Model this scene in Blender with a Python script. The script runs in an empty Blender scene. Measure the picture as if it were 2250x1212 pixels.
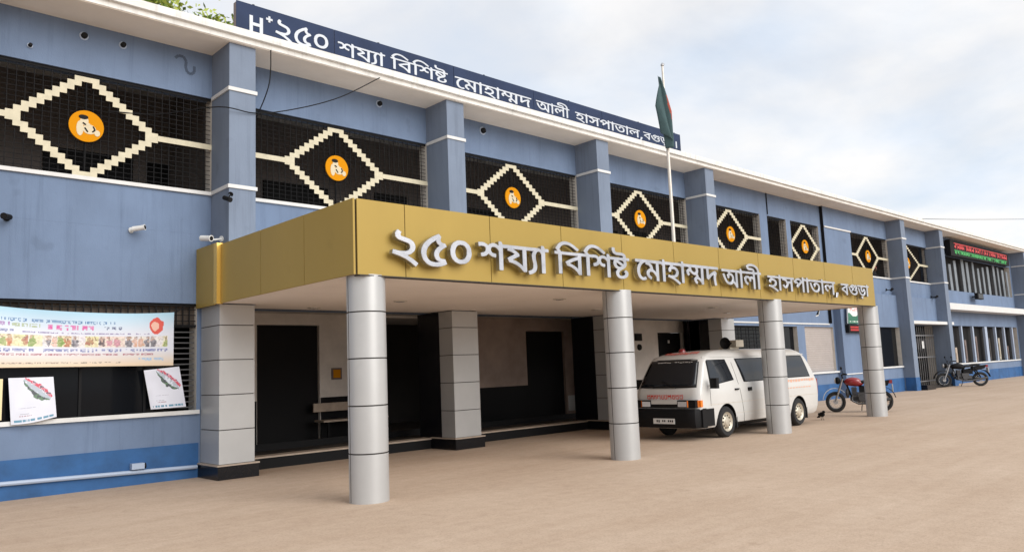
import bpy, bmesh, math, random
from mathutils import Vector, Matrix
R = math.radians
random.seed(7)
scene = bpy.context.scene
COL = scene.collection

# ------------------------------------------------------------------ camera
cam_d = bpy.data.cameras.new('camera')
cam = bpy.data.objects.new('camera', cam_d)
COL.objects.link(cam)
scene.camera = cam
cam_d.sensor_fit = 'HORIZONTAL'
cam_d.sensor_width = 36.0
cam_d.lens = 36.0 * 1706.294 / 2250.0
cam_d.clip_start = 0.1
cam_d.clip_end = 2000.0
YAW, PITCH, ROLL = R(43.399), R(6.903), R(-2.319)
fw = Vector((math.sin(YAW) * math.cos(PITCH), math.cos(YAW) * math.cos(PITCH), math.sin(PITCH)))
rt = Vector((math.cos(YAW), -math.sin(YAW), 0))
up = rt.cross(fw)
r2 = rt * math.cos(ROLL) + up * math.sin(ROLL)
u2 = -rt * math.sin(ROLL) + up * math.cos(ROLL)
mw = Matrix((r2, u2, -fw)).transposed().to_4x4()
mw.translation = Vector((0, -14.1, 1.65))
cam.matrix_world = mw

# ------------------------------------------------------------------ sky, sun, exposure
SUN_EL, SUN_AZ = R(29), R(172)          # azimuth from +Y towards +X
world = bpy.data.worlds.new('World')
scene.world = world
world.use_nodes = True
nt = world.node_tree
bg = nt.nodes['Background']
bg.inputs[1].default_value = 0.10
sky = nt.nodes.new('ShaderNodeTexSky')
sky.sky_type = 'NISHITA'
sky.sun_disc = False
sky.sun_elevation = SUN_EL
sky.sun_rotation = SUN_AZ
sky.air_density = 1.0
sky.dust_density = 0.6
tc = nt.nodes.new('ShaderNodeTexCoord')
sep = nt.nodes.new('ShaderNodeSeparateXYZ')
nt.links.new(tc.outputs['Generated'], sep.inputs[0])
zz = nt.nodes.new('ShaderNodeMath'); zz.operation = 'MAXIMUM'; zz.inputs[1].default_value = 0.0
nt.links.new(sep.outputs[2], zz.inputs[0])
za = nt.nodes.new('ShaderNodeMath'); za.operation = 'ADD'; za.inputs[1].default_value = 0.22
nt.links.new(zz.outputs[0], za.inputs[0])
comb = nt.nodes.new('ShaderNodeCombineXYZ')
for k in (0, 1):
    dv = nt.nodes.new('ShaderNodeMath'); dv.operation = 'DIVIDE'
    nt.links.new(sep.outputs[k], dv.inputs[0]); nt.links.new(za.outputs[0], dv.inputs[1])
    nt.links.new(dv.outputs[0], comb.inputs[k])
noi = nt.nodes.new('ShaderNodeTexNoise')
noi.inputs['Scale'].default_value = 1.15
noi.inputs['Detail'].default_value = 7
noi.inputs['Roughness'].default_value = 0.55
noi.inputs['Distortion'].default_value = 0.3
nt.links.new(comb.outputs[0], noi.inputs['Vector'])
cr = nt.nodes.new('ShaderNodeValToRGB')
cr.color_ramp.elements[0].position = 0.38; cr.color_ramp.elements[0].color = (0.72, 0.72, 0.72, 1)
cr.color_ramp.elements[1].position = 0.56; cr.color_ramp.elements[1].color = (0.99, 0.99, 0.99, 1)
nt.links.new(noi.outputs[0], cr.inputs[0])
noi2 = nt.nodes.new('ShaderNodeTexNoise')
noi2.inputs['Scale'].default_value = 2.0
noi2.inputs['Detail'].default_value = 6
nt.links.new(comb.outputs[0], noi2.inputs['Vector'])
cr2 = nt.nodes.new('ShaderNodeValToRGB')
cr2.color_ramp.elements[0].position = 0.35; cr2.color_ramp.elements[0].color = (8.6, 9.3, 10.3, 1)
cr2.color_ramp.elements[1].position = 0.6; cr2.color_ramp.elements[1].color = (10.7, 10.5, 10.3, 1)
nt.links.new(noi2.outputs[0], cr2.inputs[0])
mx = nt.nodes.new('ShaderNodeMix'); mx.data_type = 'RGBA'
nt.links.new(cr.outputs[0], mx.inputs['Factor'])
sk2 = nt.nodes.new('ShaderNodeMix'); sk2.data_type = 'RGBA'; sk2.blend_type = 'MULTIPLY'; sk2.inputs['Factor'].default_value = 1
sk2.inputs['B'].default_value = (1.5, 1.5, 1.5, 1); sk2.clamp_result = False
nt.links.new(sky.outputs[0], sk2.inputs['A'])
nt.links.new(sk2.outputs['Result'], mx.inputs['A'])
nt.links.new(cr2.outputs[0], mx.inputs['B'])
nt.links.new(mx.outputs['Result'], bg.inputs[0])

sun_d = bpy.data.lights.new('sun', 'SUN')
sun_d.energy = 2.8
sun_d.angle = R(48)
sun_d.color = (1.0, 0.965, 0.92)
sun = bpy.data.objects.new('sun', sun_d)
COL.objects.link(sun)
sd = Vector((math.sin(SUN_AZ) * math.cos(SUN_EL), math.cos(SUN_AZ) * math.cos(SUN_EL), math.sin(SUN_EL)))
sun.rotation_euler = sd.to_track_quat('Z', 'Y').to_euler()
sun.location = (0, -30, 40)

scene.view_settings.view_transform = 'Standard'
scene.view_settings.look = 'None'
scene.view_settings.exposure = 0.0
scene.view_settings.gamma = 1.0
scene.view_settings.use_curve_mapping = False

# ------------------------------------------------------------------ materials
def mat(name, col, rough=0.6, metal=0.0, var=0.0, vscale=3.0, bump=0.0, bscale=60.0, stretch=(1, 1, 1), col2=None,
        spec=0.5, speck=0.0, coat=0.0, streak=0.0):
    m = bpy.data.materials.new(name)
    m.use_nodes = True
    n = m.node_tree
    b = n.nodes['Principled BSDF']
    b.inputs['Roughness'].default_value = rough
    b.inputs['Metallic'].default_value = metal
    b.inputs['Specular IOR Level'].default_value = spec
    b.inputs['Coat Weight'].default_value = coat
    c = (*col, 1)
    b.inputs['Base Color'].default_value = c
    if var or bump or speck or col2:
        t = n.nodes.new('ShaderNodeTexCoord')
        mp = n.nodes.new('ShaderNodeMapping'); mp.inputs['Scale'].default_value = stretch
        n.links.new(t.outputs['Object'], mp.inputs[0])
    last = None
    if var or col2:
        a = n.nodes.new('ShaderNodeTexNoise')
        a.inputs['Scale'].default_value = vscale; a.inputs['Detail'].default_value = 8
        a.inputs['Roughness'].default_value = 0.62
        n.links.new(mp.outputs[0], a.inputs['Vector'])
        r = n.nodes.new('ShaderNodeValToRGB')
        r.color_ramp.elements[0].position = 0.3; r.color_ramp.elements[1].position = 0.7
        d = col2 if col2 else tuple(x * (1 - var) for x in col)
        e = col if col2 else tuple(min(1, x * (1 + var)) for x in col)
        r.color_ramp.elements[0].color = (*d, 1); r.color_ramp.elements[1].color = (*e, 1)
        n.links.new(a.outputs[0], r.inputs[0])
        last = r.outputs[0]
    if streak:
        mp2 = n.nodes.new('ShaderNodeMapping'); mp2.inputs['Scale'].default_value = (5.0, 5.0, 0.22)
        n.links.new(t.outputs['Object'], mp2.inputs[0])
        v = n.nodes.new('ShaderNodeTexNoise'); v.inputs['Scale'].default_value = 1.6; v.inputs['Detail'].default_value = 6; v.inputs['Roughness'].default_value = .7
        n.links.new(mp2.outputs[0], v.inputs['Vector'])
        r = n.nodes.new('ShaderNodeValToRGB')
        r.color_ramp.elements[0].position = 0.52; r.color_ramp.elements[0].color = (1, 1, 1, 1)
        r.color_ramp.elements[1].position = 0.75; r.color_ramp.elements[1].color = tuple(1 - streak * q for q in (1.0, .97, .92)) + (1,)
        n.links.new(v.outputs[0], r.inputs[0])
        q = n.nodes.new('ShaderNodeMix'); q.data_type = 'RGBA'; q.blend_type = 'MULTIPLY'
        q.inputs['Factor'].default_value = 1
        n.links.new(last, q.inputs['A']); n.links.new(r.outputs[0], q.inputs['B'])
        last = q.outputs['Result']
    if speck:
        v = n.nodes.new('ShaderNodeTexNoise')
        v.inputs['Scale'].default_value = 2.2; v.inputs['Detail'].default_value = 3
        n.links.new(t.outputs['Object'], v.inputs['Vector'])
        r = n.nodes.new('ShaderNodeValToRGB')
        r.color_ramp.elements[0].position = 0.655; r.color_ramp.elements[0].color = (1, 1, 1, 1)
        r.color_ramp.elements[1].position = 0.73; r.color_ramp.elements[1].color = (1 - speck,) * 3 + (1,)
        n.links.new(v.outputs[0], r.inputs[0])
        q = n.nodes.new('ShaderNodeMix'); q.data_type = 'RGBA'; q.blend_type = 'MULTIPLY'
        q.inputs['Factor'].default_value = 1
        if last: n.links.new(last, q.inputs['A'])
        else: q.inputs['A'].default_value = c
        n.links.new(r.outputs[0], q.inputs['B'])
        last = q.outputs['Result']
    if last: n.links.new(last, b.inputs['Base Color'])
    if bump:
        a = n.nodes.new('ShaderNodeTexNoise')
        a.inputs['Scale'].default_value = bscale; a.inputs['Detail'].default_value = 5
        n.links.new(mp.outputs[0], a.inputs['Vector'])
        bu = n.nodes.new('ShaderNodeBump'); bu.inputs['Strength'].default_value = bump
        bu.inputs['Distance'].default_value = 0.01
        n.links.new(a.outputs[0], bu.inputs['Height'])
        n.links.new(bu.outputs[0], b.inputs['Normal'])
    return m

def emis(name, col, s):
    m = mat(name, (0.01, 0.01, 0.01), 0.4)
    b = m.node_tree.nodes['Principled BSDF']
    b.inputs['Emission Color'].default_value = (*col, 1)
    b.inputs['Emission Strength'].default_value = s
    return m

def attr_mat(name, rough=0.5):
    m = mat(name, (1, 1, 1), rough)
    n = m.node_tree
    a = n.nodes.new('ShaderNodeAttribute'); a.attribute_name = 'print'
    n.links.new(a.outputs['Color'], n.nodes['Principled BSDF'].inputs['Base Color'])
    return m

M = dict(
    blue=mat('blue_stucco', (0.143, 0.200, 0.308), 0.85, var=0.13, vscale=1.1, bump=0.25, bscale=45, stretch=(1, 1, 0.6), speck=0.12, streak=0.22),
    slate=mat('grey_blue_pilaster_paint', (0.172, 0.213, 0.285), 0.85, var=0.10, vscale=1.1, bump=0.25, bscale=45, stretch=(1, 1, 0.6), speck=0.12, streak=0.22),
    navyband=mat('blue_plinth_paint', (0.020, 0.092, 0.245), 0.7, var=0.25, vscale=2.2, bump=0.2),
    white=mat('white_trim_paint', (0.64, 0.64, 0.63), 0.7, var=0.06, vscale=4),
    eave=mat('eave_white_paint', (0.72, 0.71, 0.68), 0.75, var=0.14, vscale=2.5, stretch=(1, 1, 3), streak=0.3),
    soffit=mat('soffit_beige', (0.84, 0.77, 0.68), 0.85, var=0.06, vscale=1.2),
    reveal=mat('cream_reveal', (0.62, 0.58, 0.52), 0.8, var=0.1, vscale=5),
    grille=mat('black_iron_grille', (0.010, 0.010, 0.011), 0.8, spec=0.2),
    cream=mat('cream_painted_iron', (0.56, 0.51, 0.37), 0.6, var=0.12, vscale=8),
    orange=mat('orange_disc_paint', (0.60, 0.24, 0.004), 0.8, spec=0.1),
    creamfig=mat('cream_figure_paint', (0.58, 0.50, 0.34), 0.6),
    black=mat('black_paint', (0.008, 0.008, 0.009), 0.7, spec=0.2),
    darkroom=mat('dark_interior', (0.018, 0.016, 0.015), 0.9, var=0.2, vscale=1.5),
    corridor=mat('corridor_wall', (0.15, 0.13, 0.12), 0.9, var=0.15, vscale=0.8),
    lobby=mat('lobby_plaster', (0.72, 0.67, 0.62), 0.85, var=0.16, vscale=1.3),
    dado=mat('dark_dado_tile', (0.006, 0.006, 0.007), 0.5, spec=0.15),
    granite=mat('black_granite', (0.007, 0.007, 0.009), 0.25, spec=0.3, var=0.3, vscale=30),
    floor=mat('veranda_tile', (0.035, 0.027, 0.022), 0.5, var=0.2, vscale=4),
    step=mat('pale_step_edge', (0.42, 0.34, 0.27), 0.6, var=0.15, vscale=6),
    gold=mat('gold_composite_panel', (0.375, 0.262, 0.068), 0.45, metal=0.2, spec=0.25, var=0.05, vscale=0.7, stretch=(1, 1, 0.4), speck=0.05),
    goldedge=mat('gold_corner_trim', (0.85, 0.55, 0.13), 0.25, metal=0.55),
    silver=mat('silver_composite_panel', (0.47, 0.475, 0.475), 0.40, metal=0.35, var=0.05, vscale=1.2, speck=0.05),
    joint=mat('dark_joint_sealant', (0.05, 0.045, 0.04), 0.8),
    ceiling=mat('canopy_ceiling', (0.88, 0.82, 0.77), 0.8, var=0.04, vscale=0.9),
    chrome=mat('letter_steel', (0.58, 0.58, 0.61), 0.24, metal=0.85, var=0.22, vscale=4, speck=0.25),
    letterback=mat('letter_return_metal', (0.34, 0.34, 0.33), 0.3, metal=0.8),
    navy=mat('navy_sign_sheet', (0.025, 0.040, 0.088), 0.7, var=0.15, spec=0.2, vscale=1.5),
    signwhite=mat('sign_letter_white', (0.55, 0.59, 0.64), 0.5, var=0.08, vscale=3),
    brownedge=mat('sign_side_brown', (0.16, 0.12, 0.11), 0.7),
    steel=mat('galvanised_pipe', (0.62, 0.58, 0.52), 0.4, metal=0.35, var=0.1, vscale=8),
    pipe=mat('grey_conduit', (0.36, 0.43, 0.55), 0.5),
    plasticw=mat('white_plastic', (0.7, 0.7, 0.68), 0.4),
    glass=mat('dark_window_glass', (0.006, 0.007, 0.009), 0.06, spec=0.12),
    vglass=mat('van_glass', (0.010, 0.013, 0.018), 0.03, spec=0.45, bump=0.6, bscale=1.4),
    vwhite=mat('van_white_paint', (0.60, 0.595, 0.575), 0.28, var=0.035, vscale=2.0, coat=0.4),
    rubber=mat('tyre_rubber', (0.018, 0.018, 0.019), 0.85),
    rim=mat('painted_steel_rim', (0.52, 0.47, 0.38), 0.4, metal=0.3),
    darkmetal=mat('dark_engine_metal', (0.10, 0.10, 0.105), 0.4, metal=0.7),
    metal=mat('bare_engine_metal', (0.42, 0.42, 0.43), 0.35, metal=0.8),
    blackplastic=mat('black_bumper_plastic', (0.007, 0.007, 0.008), 0.55, spec=0.2),
    amber=mat('amber_lens', (0.85, 0.20, 0.01), 0.2, coat=0.5),
    red=mat('red_paint', (0.26, 0.012, 0.016), 0.3, coat=0.5),
    redtext=mat('red_lettering', (0.55, 0.05, 0.03), 0.5),
    redfaint=mat('faded_orange_lettering', (0.72, 0.40, 0.28), 0.5),
    lens=mat('clear_lens', (0.75, 0.76, 0.78), 0.12, metal=0.3),
    louvre=mat('pale_louvre_strip', (0.18, 0.205, 0.23), 0.6, var=0.3, vscale=0.7),
    shutter=mat('roller_shutter', (0.44, 0.40, 0.38), 0.5, var=0.06, vscale=3),
    flaggreen=mat('flag_green_cloth', (0.050, 0.092, 0.098), 0.9, var=0.15, vscale=5),
    flagred=mat('flag_red_disc', (0.34, 0.075, 0.05), 0.9),
    bark=mat('bark', (0.12, 0.085, 0.06), 0.9, var=0.3, vscale=6),
    leafa=mat('leaf_yellow_green', (0.36, 0.42, 0.07), 0.6),
    leafb=mat('leaf_mid_green', (0.15, 0.23, 0.04), 0.6),
    ground=None,
)

# ------------------------------------------------------------------ object helpers
class MB:
    """collects shapes and links them as ONE mesh object"""
    def __init__(self):
        self.v = []; self.f = []; self.m = []; self.sm = []
    def face(self, idx, mi=0, smooth=False):
        self.f.append(tuple(idx)); self.m.append(mi); self.sm.append(smooth)
    def add(self, pts):
        i = len(self.v); self.v += [tuple(p) for p in pts]; return i
    def box(self, x0, x1, y0, y1, z0, z1, mi=0, bev=0.0):
        if x0 > x1: x0, x1 = x1, x0
        if y0 > y1: y0, y1 = y1, y0
        if z0 > z1: z0, z1 = z1, z0
        i = self.add([(x0, y0, z0), (x1, y0, z0), (x1, y1, z0), (x0, y1, z0), (x0, y0, z1), (x1, y0, z1), (x1, y1, z1), (x0, y1, z1)])
        for q in ((0, 3, 2, 1), (4, 5, 6, 7), (0, 1, 5, 4), (1, 2, 6, 5), (2, 3, 7, 6), (3, 0, 4, 7)):
            self.face([i + k for k in q], mi)
        return self
    def hexa(self, pts, mi=0):
        i = self.add(pts)
        for q in ((0, 3, 2, 1), (4, 5, 6, 7), (0, 1, 5, 4), (1, 2, 6, 5), (2, 3, 7, 6), (3, 0, 4, 7)):
            self.face([i + k for k in q], mi)
    def quad(self, pts, mi=0):
        i = self.add(pts); self.face(range(i, i + len(pts)), mi); return self
    def prism(self, poly, a, b, axis='Y', mi=0, mi_side=None):
        """polygon (2D) extruded between a and b along axis; convex or simple"""
        def P(p, t):
            return {'Y': (p[0], t, p[1]), 'X': (t, p[0], p[1]), 'Z': (p[0], p[1], t)}[axis]
        n = len(poly)
        i = self.add([P(p, a) for p in poly]); j = self.add([P(p, b) for p in poly])
        self.face(range(i, i + n), mi); self.face(range(j + n - 1, j - 1, -1), mi)
        for k in range(n):
            self.face((i + k, j + k, j + (k + 1) % n, i + (k + 1) % n), mi if mi_side is None else mi_side)
        return self
    def tube(self, pts, r, n=8, mi=0, caps=True, smooth=True):
        pts = [Vector(p) for p in pts]
        rr = r if isinstance(r, (list, tuple)) else [r] * len(pts)
        prev = None; rings = []
        ref = None
        for k, p in enumerate(pts):
            d = (pts[min(k + 1, len(pts) - 1)] - pts[max(k - 1, 0)]).normalized()
            if ref is None:
                ref = Vector((0, 0, 1)) if abs(d.z) < 0.9 else Vector((1, 0, 0))
            a = (ref - d * ref.dot(d)).normalized(); b = d.cross(a); ref = a
            rings.append(self.add([p + (a * math.cos(2 * math.pi * t / n) + b * math.sin(2 * math.pi * t / n)) * rr[k] for t in range(n)]))
        for i, j in zip(rings, rings[1:]):
            for t in range(n):
                self.face((i + t, i + (t + 1) % n, j + (t + 1) % n, j + t), mi, smooth)
        if caps:
            self.face([rings[0] + t for t in range(n)][::-1], mi); self.face([rings[-1] + t for t in range(n)], mi)
        return self
    def lathe(self, prof, c=(0, 0, 0), axis='Z', n=24, mi=0, smooth=True, mis=None):
        """prof: list of (radius, height)"""
        rings = []
        for r, h in prof:
            ring = []
            for t in range(n):
                a = 2 * math.pi * t / n; x, y = r * math.cos(a), r * math.sin(a)
                p = {'Z': (x, y, h), 'Y': (x, h, y), 'X': (h, x, y)}[axis]
                ring.append((p[0] + c[0], p[1] + c[1], p[2] + c[2]))
            rings.append(self.add(ring))
        for k, (i, j) in enumerate(zip(rings, rings[1:])):
            for t in range(n):
                self.face((i + t, i + (t + 1) % n, j + (t + 1) % n, j + t), mis[k] if mis else mi, smooth)
        self.face([rings[0] + t for t in range(n)][::-1], mis[0] if mis else mi)
        self.face([rings[-1] + t for t in range(n)], mis[-1] if mis else mi)
        return self
    def ball(self, c, r, n=12, mi=0, sx=1, sy=1, sz=1):
        m = n // 2
        rows = []
        for a in range(1, m):
            th = math.pi * a / m
            rows.append(self.add([(c[0] + r * sx * math.sin(th) * math.cos(2 * math.pi * t / n), c[1] + r * sy * math.sin(th) * math.sin(2 * math.pi * t / n), c[2] + r * sz * math.cos(th)) for t in range(n)]))
        tp = self.add([(c[0], c[1], c[2] + r * sz)]); bt = self.add([(c[0], c[1], c[2] - r * sz)])
        for i, j in zip(rows, rows[1:]):
            for t in range(n): self.face((i + t, j + t, j + (t + 1) % n, i + (t + 1) % n), mi, True)
        for t in range(n):
            self.face((tp, rows[0] + t, rows[0] + (t + 1) % n), mi, True)
            self.face((bt, rows[-1] + (t + 1) % n, rows[-1] + t), mi, True)
        return self
    def torus(self, c, R_, r, axis='Y', n=28, k=8, mi=0, flat=1.0):
        rings = []
        for t in range(n):
            a = 2 * math.pi * t / n; ring = []
            for s in range(k):
                b = 2 * math.pi * s / k
                rad = R_ + r * math.cos(b); h = r * flat * math.sin(b)
                x, y = rad * math.cos(a), rad * math.sin(a)
                p = {'Y': (x, h, y), 'Z': (x, y, h), 'X': (h, x, y)}[axis]
                ring.append((p[0] + c[0], p[1] + c[1], p[2] + c[2]))
            rings.append(self.add(ring))
        for t in range(n):
            i, j = rings[t], rings[(t + 1) % n]
            for s in range(k): self.face((i + s, i + (s + 1) % k, j + (s + 1) % k, j + s), mi, True)
        return self
    def build(self, name, mats, parent=None, world=True, fix=True):
        me = bpy.data.meshes.new(name)
        off = Vector((0, 0, 0))
        if parent is not None and world:
            p = parent
            while p is not None:
                off += p.location; p = p.parent
        o = bpy.data.objects.new(name, me)
        if parent is None and self.v:
            xs = [p[0] for p in self.v]; ys = [p[1] for p in self.v]; zs = [p[2] for p in self.v]
            off = Vector(((min(xs) + max(xs)) / 2, (min(ys) + max(ys)) / 2, min(zs)))
            o.location = off
        me.from_pydata([Vector(p) - off for p in self.v], [], self.f)
        if not isinstance(mats, (list, tuple)): mats = [mats]
        for m in mats: me.materials.append(m)
        me.polygons.foreach_set('material_index', self.m)
        me.polygons.foreach_set('use_smooth', self.sm)
        if fix:
            bm = bmesh.new(); bm.from_mesh(me)
            bmesh.ops.recalc_face_normals(bm, faces=bm.faces); bm.to_mesh(me); bm.free()
        me.update()
        if any(self.sm): me.set_sharp_from_angle(angle=R(38))
        COL.objects.link(o)
        if parent is not None: o.parent = parent
        return o

def tag(o, label=None, cat=None, group=None, kind=None):
    if label: o['label'] = label
    if cat: o['category'] = cat
    if group: o['group'] = group
    if kind: o['kind'] = kind
    return o

def thing(name, label, cat, loc, group=None, rz=0.0):
    o = bpy.data.objects.new(name, None)
    o.location = loc; o.rotation_euler = (0, 0, rz); o.empty_display_size = 0.3
    COL.objects.link(o)
    return tag(o, label, cat, group)

def copy_tree(o, parent=None):
    c = o.copy(); COL.objects.link(c)
    if parent is not None: c.parent = parent
    for ch in list(o.children): copy_tree(ch, c)
    return c

def wallgrid(mb, X0, X1, Z0, Z1, ops, y0, y1, mi=0, mi_rev=None):
    """wall slab with rectangular openings; only real faces are made"""
    xs = sorted({X0, X1, *[v for o in ops for v in (o[0], o[1]) if X0 <= v <= X1]})
    zs = sorted({Z0, Z1, *[v for o in ops for v in (o[2], o[3]) if Z0 <= v <= Z1]})
    def solid(a, b):
        if a < 0 or b < 0 or a >= len(xs) - 1 or b >= len(zs) - 1: return False
        cx, cz = (xs[a] + xs[a + 1]) / 2, (zs[b] + zs[b + 1]) / 2
        return not any(o[0] < cx < o[1] and o[2] < cz < o[3] for o in ops)
    mr = mi if mi_rev is None else mi_rev
    for a in range(len(xs) - 1):
        for b in range(len(zs) - 1):
            if not solid(a, b): continue
            x0, x1, z0, z1 = xs[a], xs[a + 1], zs[b], zs[b + 1]
            mb.quad([(x0, y0, z0), (x1, y0, z0), (x1, y0, z1), (x0, y0, z1)], mi)
            mb.quad([(x0, y1, z0), (x0, y1, z1), (x1, y1, z1), (x1, y1, z0)], mi)
            inside = lambda q: 0 <= q[0] < len(xs) - 1 and 0 <= q[1] < len(zs) - 1
            for (da, db), q in (((-1, 0), [(x0, y0, z0), (x0, y0, z1), (x0, y1, z1), (x0, y1, z0)]), ((1, 0), [(x1, y0, z0), (x1, y1, z0), (x1, y1, z1), (x1, y0, z1)]),
                                ((0, -1), [(x0, y0, z0), (x0, y1, z0), (x1, y1, z0), (x1, y0, z0)]), ((0, 1), [(x0, y0, z1), (x1, y0, z1), (x1, y1, z1), (x0, y1, z1)])):
                if not solid(a + da, b + db):
                    mb.quad(q, mr if (inside((a + da, b + db)) and da) else mi)

def print_sheet(name, corners, nu, nv, fn, mat_, sag=None, parent=None, thick=0.012):
    """a printed sheet: grid between 4 corners (bl, br, tr, tl); fn(u, v) gives the printed colour; sag(u, v) bends it"""
    bl, br, tr, tl = [Vector(c) for c in corners]
    nrm = (br - bl).cross(tl - bl).normalized()
    me = bpy.data.meshes.new(name); vs = []; fs = []
    for j in range(nv + 1):
        for i in range(nu + 1):
            u, v = i / nu, j / nv
            p = (bl * (1 - u) + br * u) * (1 - v) + (tl * (1 - u) + tr * u) * v
            if sag: p = p + Vector(sag(u, v))
            vs.append(p)
    off = sum(vs, Vector()) / len(vs)
    n1 = len(vs)
    back = [p - nrm * thick for p in vs]
    for j in range(nv):
        for i in range(nu):
            a = j * (nu + 1) + i
            fs.append((a, a + 1, a + nu + 2, a + nu + 1))
    nf = len(fs)
    for j in range(nv):
        for i in range(nu):
            a = n1 + j * (nu + 1) + i
            fs.append((a, a + nu + 1, a + nu + 2, a + 1))
    ring = [i for i in range(nu)] + [j * (nu + 1) + nu for j in range(nv)] + [nv * (nu + 1) + i for i in range(nu, 0, -1)] + [j * (nu + 1) for j in range(nv, 0, -1)]
    for k in range(len(ring)):
        a, b = ring[k], ring[(k + 1) % len(ring)]
        fs.append((a, n1 + a, n1 + b, b))
    me.from_pydata([p - off for p in vs + back], [], fs)
    me.materials.append(mat_)
    at = me.color_attributes.new('print', 'FLOAT_COLOR', 'CORNER')
    k = 0
    for fi, f in enumerate(me.polygons):
        if fi < nf:
            i, j = fi % nu, fi // nu
            c = fn((i + 0.5) / nu, (j + 0.5) / nv)
        else:
            c = (0.8, 0.8, 0.8)
        for li in f.loop_indices:
            at.data[li].color = (*c, 1)
    me.update()
    o = bpy.data.objects.new(name, me); o.location = off
    COL.objects.link(o)
    return o

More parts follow.
